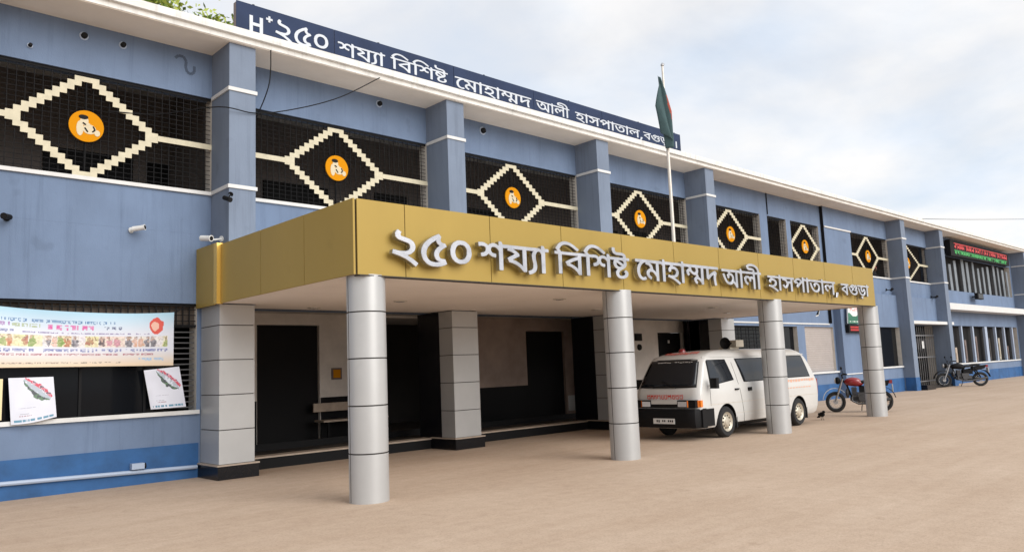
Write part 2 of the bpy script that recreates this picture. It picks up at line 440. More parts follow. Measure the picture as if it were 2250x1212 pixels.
GLYPHS = {
 'digits': '507,-29 523,-18 559,30 453,108 342,168 421,200 484,256 500,288 509,328 504,372 487,414 465,440 418,470 362,490 233,520 222,532 221,564 240,596 174,634 151,618 126,576 121,560 126,504 153,472 184,454 373,400 399,378 408,360 412,316 408,300 385,268 354,250 322,242 183,238 84,258 70,248 59,186 190,150 314,102 421,36;856,-2 967,-2 1038,10 1110,34 1160,60 1126,146 1032,154 1011,170 994,204 994,244 1019,294 1085,352 1164,400 1134,454 1076,462 1043,486 1033,528 1044,560 1051,578 1023,618 1003,630 876,566 773,496 707,434 679,398 646,332 633,276 633,220 642,172 671,106 736,42 792,14;892,74 820,90 793,104 755,142 734,192 729,224 734,284 763,354 833,436 948,514 952,512 954,480 971,446 1024,404 969,360 922,304 902,252 902,196 923,146 949,120 1024,88 943,74;1452,86 1546,94 1590,110 1641,144 1688,208 1704,252 1713,304 1700,408 1659,482 1590,530 1554,542 1511,546 1439,546 1404,538 1325,496 1282,444 1266,412 1249,348 1254,248 1266,208 1287,170 1340,122 1404,94;1448,166 1405,180 1366,220 1345,288 1350,360 1379,422 1413,452 1468,470 1511,466 1526,466 1565,448 1600,404 1613,360 1612,284 1596,236 1561,192 1518,170',
 'shojja': '1294,-56 1364,-36 1415,-10 1457,24 1486,70 1498,114 1503,186 1471,354 1471,438 1489,492 1505,516 1541,548 1584,544 1607,530 1642,474 1644,2 1657,-4 1725,-4 1738,2 1740,546 1840,552 1843,614 1829,624 1738,624 1718,678 1704,692 1657,692 1644,686 1641,593 1581,624 593,624 566,686 553,692 513,692 500,686 497,577 432,620 389,632 337,632 271,606 225,561 195,594 140,624 105,632 6,628 -16,618 -6,544 1,541 49,552 120,548 153,528 170,494 166,434 139,402 112,388 40,374 48,302 81,296 124,304 172,324 229,379 255,350 310,316 386,296 412,300 418,374 396,384 354,388 315,406 292,434 283,482 301,528 330,548 381,552 424,536 469,496 499,446 500,2 513,-4 580,-4 591,6 592,546 736,548 720,510 722,500 820,472 884,440 918,414 782,344 721,304 720,294 752,214 848,192 944,156 1027,102 1134,-4 1204,-4 1215,6 1216,546 1428,548 1392,490 1375,426 1380,334 1407,210 1406,134 1394,94 1359,54 1265,16 1284,-50;1121,121 1067,170 992,220 924,252 832,278 1025,376 1022,430 969,476 850,548 1122,546',
 'bishishto': '2072,-16 2172,-12 2248,16 2296,52 2314,74 2334,122 2334,170 2320,200 2290,230 2256,248 2202,194 2228,168 2238,146 2230,110 2204,84 2148,64 2072,64 2034,78 2010,114 2010,158 2042,206 2098,246 2230,322 2270,370 2286,410 2290,462 2282,510 2263,546 2376,548 2390,554 2390,618 2376,624 2280,624 2270,690 2252,724 2220,752 2160,772 1980,776 1944,784 1926,794 1906,818 1898,854 1902,906 1888,912 1824,916 1810,902 1810,822 1830,770 1858,738 1940,700 2128,696 2164,688 2186,658 2188,624 1724,624 1714,630 1694,686 1680,692 1640,692 1626,682 1624,577 1560,620 1516,632 1464,632 1398,606 1352,560 1318,598 1256,628 1160,632 1124,624 1026,626 988,672 978,694 1012,752 1050,794 1116,832 1160,840 1216,840 1292,824 1360,792 1524,673 1540,684 1572,732 1450,826 1348,884 1248,916 1136,920 1068,904 1002,866 960,828 916,772 874,702 932,624 172,624 144,648 114,694 156,760 198,802 232,824 272,836 356,840 404,832 460,812 550,758 660,676 684,692 713,730 582,830 456,896 356,920 276,920 240,912 208,904 130,858 84,812 14,710 16,696 69,626 -4,624 -18,618 -16,552 86,546 88,0 164,-4 178,2 180,548 682,546 680,516 592,488 472,436 295,338 338,242 456,208 554,150 636,72 680,4 696,-4 760,-4 774,2 774,546 948,548 950,2 964,-4 1028,-4 1042,6 1042,546 1112,548 1128,541 1180,552 1228,552 1262,542 1294,510 1302,458 1278,410 1252,392 1170,374 1176,300 1212,296 1268,308 1326,342 1360,380 1398,338 1428,320 1488,300 1528,296 1542,302 1550,374 1528,384 1480,388 1444,404 1414,450 1414,498 1432,532 1456,548 1508,552 1562,530 1600,492 1626,454 1626,2 1640,-4 1704,-4 1718,2 1718,546 1880,548 1884,544 1854,502 1842,450 1846,394 1858,358 1898,310 1948,280 1997,266 1956,232 1926,190 1918,162 1918,110 1926,78 1944,48 1982,14 2032,-8;680,141 634,190 586,226 504,272 407,306 488,352 564,388 682,430;2020,340 1976,356 1948,384 1934,430 1938,470 1944,472 2014,438 2133,358 2084,340;2188,413 2084,484 1992,528 2008,540 2044,548 2116,548 2170,526 2194,490 2198,470 2198,442',
 'mohammad': '1728,-66 1748,-51 1781,-9 1644,84 1523,143 1584,158 1626,179 1668,213 1694,256 1706,300 1706,343 1694,386 1672,425 1630,463 1556,496 1488,506 1464,541 1468,545 1784,545 1806,535 1824,517 1850,467 1850,7 1860,-2 1928,-3 1942,4 1942,539 1948,545 2124,544 2154,527 2176,501 2184,474 2144,468 2114,455 2080,425 2066,398 2070,328 2092,289 2128,254 2146,255 2197,307 2162,352 2162,374 2180,393 2216,392 2286,343 2348,310 2396,297 2460,296 2480,277 2490,236 2444,216 2412,189 2394,135 2402,84 2446,31 2500,2 2514,8 2545,71 2496,105 2490,134 2516,160 2548,161 2584,152 2634,123 2716,37 2718,4 2732,-3 2800,-3 2814,4 2814,542 2972,544 2976,213 3044,174 3186,299 3332,388 3314,342 3302,279 3302,155 3322,44 3334,4 3348,-10 3429,11 3398,128 3394,251 3410,338 3444,425 3386,483 3368,488 3308,464 3186,399 3068,306 3066,539 3072,545 3512,546 3522,555 3522,618 3512,624 2056,625 1944,626 1922,686 1908,693 1864,693 1850,686 1848,590 1832,604 1784,625 1152,625 1142,632 1124,688 1068,693 1054,686 1052,590 1036,604 988,625 -4,625 -18,618 -18,555 -8,546 189,547 116,481 70,406 46,330 42,219 58,144 96,73 134,35 196,2 228,-7 304,-6 348,6 390,32 358,90 348,96 288,73 248,74 198,95 166,132 138,208 138,310 150,358 174,410 196,445 242,495 312,540 384,544 380,494 494,463 528,433 550,390 552,358 512,348 462,323 414,266 406,239 406,176 418,140 448,97 532,42 564,30 574,36 597,111 550,131 516,161 502,192 502,222 518,254 536,268 568,277 620,272 646,263 694,227 772,133 790,106 790,4 804,-3 868,-3 882,4 882,542 988,545 1010,535 1044,493 1054,467 1054,4 1068,-3 1132,-3 1146,7 1146,542 1332,545 1366,527 1390,495 1334,463 1302,422 1298,355 1308,326 1332,322 1392,338 1394,394 1406,411 1424,420 1508,425 1556,412 1596,377 1610,342 1610,300 1598,268 1574,239 1516,214 1380,209 1296,224 1282,206 1274,156 1440,104 1496,80 1598,23;2716,150 2662,195 2584,233 2574,286 2539,335 2566,372 2578,419 2578,466 2562,518 2552,544 2718,542;788,242 734,299 654,344 646,402 612,477 578,511 516,544 790,542;2388,378 2350,395 2284,441 2270,514 2250,540 2256,545 2348,545 2444,544 2466,514 2482,474 2486,431 2472,393 2448,378',
 'ali': '720,-4 792,-4 806,2 806,542 812,548 924,544 952,524 978,482 978,6 992,-4 1056,-4 1070,2 1072,548 1708,548 1708,421 1648,452 1600,456 1544,436 1516,409 1472,444 1424,464 1404,468 1312,464 1258,438 1216,396 1198,354 1198,286 1218,230 1258,182 1288,160 1372,124 1386,138 1406,202 1334,238 1302,274 1294,302 1294,334 1318,374 1348,388 1396,388 1422,378 1452,352 1474,318 1482,274 1500,264 1544,264 1566,274 1566,338 1586,366 1628,376 1664,364 1710,318 1710,6 1724,-4 1788,-4 1802,2 1802,546 1972,548 1974,2 1988,-4 2060,-4 2070,6 2070,518 2072,548 2172,552 2174,618 2160,624 2070,626 2058,702 2030,766 2004,800 1950,846 1844,896 1704,920 1568,920 1452,896 1406,870 1372,836 1362,814 1362,770 1374,738 1390,722 1444,696 1496,688 1684,684 1700,672 1710,654 1712,624 1076,624 1066,630 1046,686 1032,692 992,692 978,686 976,593 916,624 -8,624 -18,614 -18,554 -8,548 260,548 286,538 316,512 330,486 284,452 262,398 270,334 276,320 288,312 364,332 362,390 368,404 392,424 460,420 496,388 510,366 522,326 522,282 514,246 494,210 460,184 436,176 344,172 274,198 246,218 208,260 146,370 110,462 92,468 24,444 22,434 50,362 98,266 148,196 190,154 220,132 300,96 344,88 416,88 484,104 538,134 572,164 660,84 710,2;712,141 662,194 606,238 614,270 610,350 598,386 568,436 530,470 488,492 424,504 396,544 714,546;1800,624 1790,682 1776,708 1758,730 1724,752 1644,768 1488,768 1458,778 1454,794 1460,808 1488,828 1544,840 1628,844 1724,840 1832,816 1894,782 1936,740 1966,682 1972,624',
 'hospital': '4212,-122 4272,-123 4286,-116 4330,-16 4366,88 4369,103 4356,118 4264,121 4250,114 4202,-114;492,-66 528,-35 544,-7 424,76 291,143 384,174 440,221 462,260 470,291 470,351 462,382 440,421 402,459 336,492 256,506 232,544 548,545 566,539 596,509 618,463 618,7 628,-2 696,-3 710,4 712,544 832,544 828,494 908,480 976,460 1006,439 1030,406 1057,287 1032,245 998,211 960,209 942,219 892,284 823,243 868,181 902,151 960,125 1016,126 1066,151 1116,213 1192,345 1220,369 1250,367 1298,318 1298,151 1298,4 1312,-3 1376,-3 1390,4 1390,542 1496,550 1498,615 1488,624 712,625 702,636 686,686 672,693 632,693 618,686 616,590 592,608 552,625 -8,624 -18,615 -16,550 100,544 126,531 157,495 90,455 70,426 62,402 62,367 72,326 96,321 160,338 162,398 180,416 212,425 276,425 328,408 364,373 378,327 374,292 362,264 320,226 256,209 148,209 64,224 50,214 38,156 244,88 338,39;2024,-2 2092,-3 2106,4 2108,544 2228,540 2248,525 2278,478 2282,7 2292,-2 2360,-3 2374,4 2376,544 3188,545 3210,535 3236,505 3254,467 3254,7 3264,-2 3332,-3 3346,4 3348,544 3984,544 3984,418 3932,448 3864,453 3828,440 3788,410 3766,431 3720,456 3676,469 3612,469 3544,444 3518,427 3492,397 3478,370 3470,331 3482,252 3508,209 3542,175 3616,134 3640,125 3658,132 3681,199 3598,247 3574,284 3570,334 3594,375 3624,389 3668,388 3700,376 3742,330 3758,268 3772,261 3804,265 3842,272 3838,322 3862,367 3916,373 3946,359 3986,311 3986,4 4000,-3 4076,2 4078,542 4180,550 4182,615 4172,624 3348,625 3322,687 3308,693 3268,693 3254,686 3252,590 3228,608 3188,625 2376,625 2348,688 2296,693 2282,686 2280,590 2220,624 2108,626 2082,687 2068,693 2024,692 2014,683 2012,494 1938,571 1908,592 1824,628 1744,633 1692,620 1626,587 1520,489 1494,454 1546,399 1576,378 1612,392 1656,393 1680,377 1690,347 1686,316 1668,281 1639,251 1690,199 1704,193 1718,199 1922,395 1958,427 1966,427 2014,359 2014,7;2848,46 2928,50 2984,66 3030,91 3068,125 3102,180 3114,220 3118,247 3114,330 3102,370 3064,433 3018,471 2964,496 2916,505 2836,496 2774,463 2756,441 2742,410 2742,347 2756,306 2784,306 2844,322 2838,383 2848,405 2868,420 2920,425 2960,412 2988,389 3014,346 3026,287 3018,220 2988,169 2966,151 2884,129 2800,138 2768,150 2730,175 2668,249 2618,348 2574,482 2556,488 2484,465 2514,356 2546,280 2576,225 2636,145 2698,95 2756,66;1772,366 1754,422 1730,447 1676,468 1619,467 1678,523 1720,544 1752,549 1788,553 1844,540 1906,494;1116,386 1102,442 1084,473 1040,512 963,543 1180,545 1298,542 1298,420 1244,448 1196,452 1158,435',
 'bogura': '1768,-152 1800,-152 1824,-140 1840,-129 1850,-110 1853,-91 1842,-56 1804,-30 1764,-30 1738,-43 1718,-72 1718,-110 1728,-129;424,-4 496,-5 510,2 510,544 612,552 614,620 600,627 -8,626 -18,617 -16,552 100,547 418,544 418,522 412,516 324,486 204,434 60,358 30,334 68,244 192,206 290,149 368,75 414,2;2228,-4 2300,-5 2314,2 2314,544 2404,547 2418,557 2416,622 2312,628 2290,684 2280,690 2232,691 2218,684 2216,592 2164,622 2144,627 1416,627 1404,622 1402,557 1412,548 1694,544 1694,338 1714,286 1740,260 1788,240 1840,240 1898,265 1926,285 1970,333 1978,328 1994,261 1990,206 1964,155 1928,124 1900,112 1848,103 1788,108 1716,136 1674,173 1632,227 1590,310 1536,479 1516,487 1444,466 1462,390 1502,282 1568,163 1626,97 1672,64 1760,28 1816,19 1892,23 1976,52 2018,81 2048,115 2082,198 2086,229 2082,296 2058,372 2020,439 2008,446 1944,434 1896,371 1854,333 1824,320 1798,325 1786,349 1786,544 2148,546 2178,533 2192,519 2218,472 2218,5;1092,28 1176,31 1244,48 1306,81 1354,134 1370,181 1370,248 1350,300 1314,344 1354,414 1362,457 1358,512 1324,579 1298,609 1272,626 1202,605 1156,552 1118,593 1094,609 1036,630 956,630 874,597 826,561 759,485 832,424 900,443 944,442 966,424 966,390 952,367 916,340 851,309 888,251 904,240 1002,293 1042,342 1062,394 1058,444 1044,471 1022,493 976,514 891,513 924,538 970,553 1016,554 1058,537 1094,484 1100,451 1116,443 1180,452 1240,527 1248,534 1254,528 1266,500 1270,461 1252,407 1214,369 1123,321 1150,258 1164,248 1244,286 1266,264 1274,237 1270,182 1234,137 1204,124 1136,111 1052,115 1008,124 936,152 886,185 816,259 762,346 706,485 692,490 628,470 618,464 618,454 654,354 706,254 756,187 806,137 884,84 936,60 1020,36;416,136 382,177 302,237 212,282 143,305 224,352 344,406 408,430 418,428',
 'danda': '196,-4 268,-4 282,6 282,614 272,624 200,624 186,614 186,6',
}
def letters(name, key, x0, x1, zb, zh, depth, mats, origin, ux, parent, bevel=0.0, base=0.0, head=632.0):
    """a word of cut letters: outline of GLYPHS[key] scaled so that it spans x0..x1 along ux and its
    baseline / headline stand at zb / zh; extruded by depth towards the viewer"""
    cs = [[tuple(map(float, p.split(','))) for p in c.split()] for c in GLYPHS[key].split(';')]
    xs = [p[0] for c in cs for p in c]
    a, b = min(xs), max(xs)
    sx = (x1 - x0) / (b - a); sz = (zh - zb) / (head - base)
    cu = bpy.data.curves.new(name, 'CURVE'); cu.dimensions = '2D'; cu.fill_mode = 'BOTH'
    for c in cs:
        s = cu.splines.new('POLY'); s.points.add(len(c) - 1); s.use_cyclic_u = True
        for q, p in zip(s.points, c):
            q.co = (x0 + (p[0] - a) * sx, zb + (p[1] - base) * sz, 0, 1)
    cu.extrude = depth / 2; cu.bevel_depth = bevel; cu.bevel_resolution = 0
    tmp = bpy.data.objects.new('tmp', cu); COL.objects.link(tmp)
    dg = bpy.context.evaluated_depsgraph_get()
    me = bpy.data.meshes.new_from_object(tmp.evaluated_get(dg))
    bpy.data.objects.remove(tmp); bpy.data.curves.remove(cu)
    ux = Vector(ux).normalized(); nrm = ux.cross(Vector((0, 0, 1)))      # towards the viewer
    o3 = Vector(origin) - (parent.location if parent else Vector())
    for v in me.vertices:
        x, z, d = v.co
        v.co = o3 + ux * x + Vector((0, 0, z)) + nrm * d
    me.name = name
    me.materials.clear()
    for m in mats: me.materials.append(m)
    for f in me.polygons:
        f.material_index = 0 if (len(mats) == 1 or f.normal.dot(nrm) > 0.5) else 1
        f.use_smooth = False
    me.update()
    if len(mats) > 1:
        for f in me.polygons:
            f.material_index = 0 if f.normal.dot(nrm) > 0.5 else 1
    o = bpy.data.objects.new(name, me); COL.objects.link(o)
    if parent: o.parent = parent
    return o

# ------------------------------------------------------------------ ground
def ground_material():
    m = bpy.data.materials.new('dusty_concrete'); m.use_nodes = True
    n = m.node_tree; b = n.nodes['Principled BSDF']; b.inputs['Roughness'].default_value = 0.9
    t = n.nodes.new('ShaderNodeTexCoord')
    def noise(scale, detail, st=(1, 1, 1), rot=0.0, rough=0.6):
        mp = n.nodes.new('ShaderNodeMapping'); mp.inputs['Scale'].default_value = st; mp.inputs['Rotation'].default_value = (0, 0, rot)
        n.links.new(t.outputs['Object'], mp.inputs[0])
        a = n.nodes.new('ShaderNodeTexNoise'); a.inputs['Scale'].default_value = scale; a.inputs['Detail'].default_value = detail
        a.inputs['Roughness'].default_value = rough
        n.links.new(mp.outputs[0], a.inputs['Vector']); return a.outputs[0]
    def ramp(src, p0, c0, p1, c1):
        r = n.nodes.new('ShaderNodeValToRGB')
        r.color_ramp.elements[0].position = p0; r.color_ramp.elements[0].color = (*c0, 1)
        r.color_ramp.elements[1].position = p1; r.color_ramp.elements[1].color = (*c1, 1)
        n.links.new(src, r.inputs[0]); return r.outputs[0]
    def mul(a, c):
        q = n.nodes.new('ShaderNodeMix'); q.data_type = 'RGBA'; q.blend_type = 'MULTIPLY'; q.inputs['Factor'].default_value = 1
        n.links.new(a, q.inputs['A']); n.links.new(c, q.inputs['B']); return q.outputs['Result']
    base = ramp(noise(0.35, 8), 0.32, (0.51, 0.378, 0.275), 0.68, (0.58, 0.445, 0.335))
    base = mul(base, ramp(noise(1.0, 6, (0.16, 2.2, 1), 0.03), 0.33, (0.93, 0.91, 0.89), 0.60, (1, 1, 1)))      # faint tyre bands along the building
    base = mul(base, ramp(noise(6, 6), 0.34, (0.91, 0.90, 0.89), 0.6, (1, 1, 1)))
    base = mul(base, ramp(noise(34, 6, rough=0.85), 0.36, (0.78, 0.77, 0.75), 0.54, (1.0, 1.0, 1.0)))
    base = mul(base, ramp(noise(2.7, 3), 0.66, (1, 1, 1), 0.74, (0.86, 0.84, 0.82)))
    base = mul(base, ramp(noise(140, 2, rough=0.8), 0.60, (1, 1, 1), 0.72, (0.72, 0.70, 0.68)))
    base = mul(base, ramp(noise(0.8, 7, (0.05, 1.6, 1), 0.10, 0.7), 0.60, (1, 1, 1), 0.72, (0.90, 0.87, 0.84)))      # older wheel tracks
    base = mul(base, ramp(noise(1.3, 4, rough=0.7), 0.68, (1, 1, 1), 0.80, (0.80, 0.77, 0.74)))                   # stains
    n.links.new(base, b.inputs['Base Color'])
    bu = n.nodes.new('ShaderNodeBump'); bu.inputs['Strength'].default_value = 0.35; bu.inputs['Distance'].default_value = 0.01
    n.links.new(noise(40, 6), bu.inputs['Height']); n.links.new(bu.outputs[0], b.inputs['Normal'])
    return m
g = MB(); g.quad([(-400, -400, 0), (500, -400, 0), (500, 500, 0), (-400, 500, 0)])
tag(g.build('forecourt_ground', ground_material(), fix=False), kind='structure')

# ------------------------------------------------------------------ hospital building
ZS, ZT, ZB1, ZB2 = 7.82, 8.07, 6.965, 5.15
bld = thing('hospital_building', 'long two storey blue hospital block with grilled upper windows and deep white eaves', 'building', (20.0, 1.0, 0.0))
UP = [(-3.9, 0.6), (1.16, 5.706), (6.21, 10.755), (11.26, 15.95), (16.45, 21.24), (21.74, 25.93), (26.48, 27.9), (28.25, 30.6), (33.35, 37.28), (37.78, 42.35)]
LO = [(1.2, 5.46, 1.17, 3.07), (6.17, 21.5, -1, 3.0), (22.45, 26.0, 1.09, 2.86), (26.5, 28.1, 1.09, 2.86), (28.7, 31.15, 1.09, 2.86)]
w = MB()
wallgrid(w, -4.0, 30.85, 4.349, ZS, [(a, b, ZB2, ZB1) for a, b in UP[:8]], 0.0, 0.28, 0, 1)
wallgrid(w, -4.0, 31.298, 0, 4.348, LO, 0.0, 0.35, 0, 1)
w.build('wall', [M['blue'], M['reveal']], bld)
w = MB()
wallgrid(w, 30.852, 42.6, 4.35, ZS, [(33.35, 37.28, ZB2, ZB1), (37.78, 42.35, ZB2, ZB1)], -0.12, 0.12, 0, 1)
w.build('wall', [M['blue'], M['reveal']], bld)
w = MB()
wallgrid(w, 31.3, 42.6, 0, 4.348, [(34.1, 37.28, 1.13, 2.88), (37.9, 42.35, -1, 3.02)], -0.30, 0.35, 0, 1)
w.build('wall', [M['blue'], M['reveal']], bld)
w = MB()
wallgrid(w, 42.602, 76.0, 0, ZS, [(43.0, 57.2, 4.96, 6.9), (43.0, 57.3, 1.05, 3.06), (58.3, 75, 4.96, 6.9), (58.3, 75, 1.05, 3.06)], 0.0, 0.35, 0, 1)
w.build('wall', [M['blue'], M['reveal']], bld)
# slabs, inner walls
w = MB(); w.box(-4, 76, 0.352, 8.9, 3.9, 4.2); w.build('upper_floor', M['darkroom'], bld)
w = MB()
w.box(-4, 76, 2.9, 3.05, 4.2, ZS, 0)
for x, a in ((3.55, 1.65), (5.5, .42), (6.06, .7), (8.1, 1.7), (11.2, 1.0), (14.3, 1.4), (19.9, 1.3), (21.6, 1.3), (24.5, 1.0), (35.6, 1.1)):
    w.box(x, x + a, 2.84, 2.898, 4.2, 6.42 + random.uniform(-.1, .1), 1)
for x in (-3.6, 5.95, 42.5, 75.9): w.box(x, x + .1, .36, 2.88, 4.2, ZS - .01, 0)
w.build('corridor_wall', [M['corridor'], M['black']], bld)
w = MB()
wallgrid(w, 6.2, 13.0, 0.2, 3.2, [(8.0, 9.6, 0.2, 2.93), (11.2, 13.1, 0.2, 3.15)], 3.0, 3.2, 0)
w.build('lobby_wall', M['lobby'], bld)
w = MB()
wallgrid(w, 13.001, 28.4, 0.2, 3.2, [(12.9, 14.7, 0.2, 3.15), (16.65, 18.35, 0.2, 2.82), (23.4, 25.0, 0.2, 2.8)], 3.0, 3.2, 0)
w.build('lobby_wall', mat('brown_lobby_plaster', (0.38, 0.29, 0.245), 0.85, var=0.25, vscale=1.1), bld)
for a, b in ((6.25, 7.98), (9.62, 11.18), (14.72, 16.63), (18.94, 23.38)):
    w = MB(); w.box(a, b, 2.975, 2.998, 0.2, 1.18, 0); w.build('dado', M['dado'], bld)
w = MB(); wallgrid(w, 18.45, 21.95, 0.2, 3.198, [(20.5, 21.86, 0.2, 2.66)], 0.9, 1.05, 0); w.build('lobby_wall', M['lobby'], bld)
w = MB(); w.box(20.51, 21.85, .99, 1.03, .2, 2.65, 0); w.box(21.15, 21.24, .98, .989, 2.32, 2.42, 1); w.build('door', [M['black'], M['white']], bld)
w = MB(); w.box(18.41, 18.93, 2.972, 2.998, 0.3, 0.78); w.build('low_panel', M['white'], bld)
w = MB()
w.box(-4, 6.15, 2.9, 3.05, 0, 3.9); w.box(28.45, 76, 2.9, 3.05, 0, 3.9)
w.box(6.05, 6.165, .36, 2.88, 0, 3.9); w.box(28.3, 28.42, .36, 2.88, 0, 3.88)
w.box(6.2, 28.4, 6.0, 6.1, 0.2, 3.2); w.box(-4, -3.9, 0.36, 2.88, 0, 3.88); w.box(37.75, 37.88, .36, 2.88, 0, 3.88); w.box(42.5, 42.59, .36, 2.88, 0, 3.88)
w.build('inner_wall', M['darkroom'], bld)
w = MB(); w.box(6.17, 28.28, 0.36, 6.0, 3.2, 3.28); w.box(6.17, 21.5, 0.0, 0.35, 3.001, 3.01); w.build('lobby_ceiling', M['lobby'], bld)
w = MB(); w.box(6.17, 28.28, 0.02, 6.0, 0.0, 0.20); w.build('veranda_floor', M['floor'], bld)
w = MB(); w.box(6.2, 21.5, -0.03, 0.32, 0.201, 0.232); w.build('step', M['step'], bld)
w = MB(); w.box(6.2, 21.5, -0.005, 0.018, 0.0, 0.2); w.box(6.2, 21.5, 1.4, 1.425, 0.2, 0.34); w.build('step_riser', M['black'], bld)
# doors in the lobby wall
for (a, b, h) in ((8.0, 9.6, 2.93), (16.65, 18.35, 2.82), (23.4, 25.0, 2.8)):
    d = MB(); d.box(a + .01, b - .01, 3.08, 3.12, 0.2, h - .01)
    d.build('door', M['black'], bld)
# eave, roof
w = MB()
w.box(-4.2, 76.2, -0.86, 0.4, ZS, ZS + 0.012, 1)
w.box(-4.2, 76.2, -0.88, 0.5, ZS + 0.0125, ZS + 0.115, 0)
w.box(-4.2, 76.2, -0.95, 0.5, ZS + 0.1155, ZT, 0)
w.box(-4.2, 76.2, 0.501, 9.0, ZS + 0.01, ZT - .01, 0)
w.build('roof_slab', [M['eave'], M['soffit']], bld)
# pilasters with white bands
PX = [0.66, 5.706, 10.755, 15.952, 21.241, 37.281, 42.346, 57.551, 62.7]
for i, x in enumerate(PX):
    z0 = 3.0 if 1 <= i <= 4 else 0.0
    p = MB(); p.box(x, x + .5, -0.787, -0.001, z0, ZS - .001)
    po = p.build('pilaster', M['slate'], bld)
    for z in (ZB1 - .0, ZB2 - .0):
        b = MB(); b.box(x - .025, x + .525, -0.812, -0.03, z - .055, z + .012)
        b.build('band', M['white'], po)
    if i not in (1, 2, 3, 4):
        b = MB(); b.box(x - .012, x + .512, -0.8, -0.35, 0.0, 0.6); b.build('plinth_band', M['navyband'], po)
# clad pillars at the entrance
for i, (x0, x1) in enumerate(((5.53, 6.165), (10.69, 11.42), (15.93, 16.62), (21.50, 22.25))):
    p = MB()
    zs = [0.25, 0.83, 1.43, 2.03, 2.63, 2.998]
    for a, b in zip(zs, zs[1:]):
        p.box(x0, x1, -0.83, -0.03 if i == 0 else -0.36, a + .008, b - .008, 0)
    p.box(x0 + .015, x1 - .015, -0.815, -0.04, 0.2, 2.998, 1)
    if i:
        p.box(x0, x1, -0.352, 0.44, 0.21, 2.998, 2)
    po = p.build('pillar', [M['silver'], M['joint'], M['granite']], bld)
    b = MB(); b.box(x0 - .04, x1 + .06, -0.88, -0.004, 0, 0.225, 0); b.box(x0 - .05, x1 + .07, -0.89, -0.004, .226, .25, 1)
    b.build('base_block', [M['granite'], M['step']], po)
# sills, bands, plinths, spandrel, sunshades
for a, b in UP[:8]:
    s = MB(); s.box(a, b, -0.045, 0.0 - .001, ZB2 - .06, ZB2 + .005); s.build('sill', M['white'], bld)
for a, b in UP[8:]:
    s = MB(); s.box(a, b, -0.165, -0.121, ZB2 - .06, ZB2 + .005); s.build('sill', M['white'], bld)
s = MB(); s.box(30.86, 33.35, -.16, -.121, ZB1 - .03, ZB1 + .03); s.box(22.3, 30.84, -.03, -.001, 2.95, 3.0)
s.build('wall_band', M['white'], bld)
for a, b, z, y in ((1.16, 5.5, 1.17, 0), (22.45, 26.0, 1.09, 0), (26.5, 28.1, 1.09, 0), (28.6, 31.28, 1.09, -.02), (33.9, 37.25, 1.13, -.3), (43.0, 57.3, 1.05, 0)):
    s = MB(); s.box(a, b, y - .06, y - .001, z - .06, z + .01); s.build('sill', M['white'], bld)
s = MB(); s.box(31.32, 34.0, -.34, -.301, .93, .97); s.build('wall_band', M['white'], bld)
for a, b, y in ((-4, 5.50, 0), (22.27, 31.29, -.022), (31.31, 37.27, -.3), (42.86, 57.54, 0), (58.06, 76, 0)):
    s = MB(); s.box(a, b, y - .015, y - .001, 0, 0.60); s.build('plinth', M['navyband'], bld)
for a, b, z0, z1 in ((37.79, 43.3, 3.03, 3.17), (42.86, 57.54, 3.82, 4.14), (58.06, 76, 3.82, 4.14)):
    s = MB(); s.box(a, b, -0.74, -0.302 if a < 40 else -.001, z0, z1); s.build('sunshade', M['white'], bld)
s = MB(); s.box(30.83, 30.851, -.13, -.001, 3.0, ZS - .002); s.build('dark_strip', M['grille'], bld)  # shadow side of the wall step, put in as a black strip
s = MB(); s.box(26.5, 26.54, -.03, -.001, ZB1 + .05, ZS - .002); s.build('dark_strip', M['grille'], bld)  # black vertical strip above the window head
# flat dark curled mark on the left upper wall
mk = MB()
pts = [(5.02, 7.60), (5.08, 7.66), (5.17, 7.66), (5.22, 7.58), (5.21, 7.47), (5.24, 7.38), (5.31, 7.35), (5.37, 7.41), (5.37, 7.52)]
for (a, b), (c, d) in zip(pts, pts[1:]):
    n = Vector((d - b, 0, -(c - a))).normalized() * .026
    mk.quad([(a - n.x, -.004, b - n.z), (c - n.x, -.004, d - n.z), (c + n.x, -.004, d + n.z), (a + n.x, -.004, b + n.z)])
mk.build('curled_mark', mat('dark_blue_grey_mark', (.075, .105, .165), .85), bld)

# window grilles with diamond and emblem
def grille(x0, x1, z0, z1, y=0.05, sv=0.125, sh=0.085, r=0.0055):
    g = MB()
    nv = max(2, round((x1 - x0) / sv)); nh = max(2, round((z1 - z0) / sh))
    for k in range(1, nv):
        x = x0 + (x1 - x0) * k / nv
        g.box(x - r, x + r, y, y + .012, z0, z1)
    for k in range(1, nh):
        z = z0 + (z1 - z0) * k / nh
        g.box(x0, x1, y + .013, y + .022, z - r * .8, z + r * .8)
    for (a, b, c, d) in ((x0, x1, z0 + .001, z0 + .03), (x0, x1, z1 - .05, z1 - .001)):
        g.box(a, b, y - .012, y - .001, c, d)
    return g.build('window_grille', M['grille'], bld)

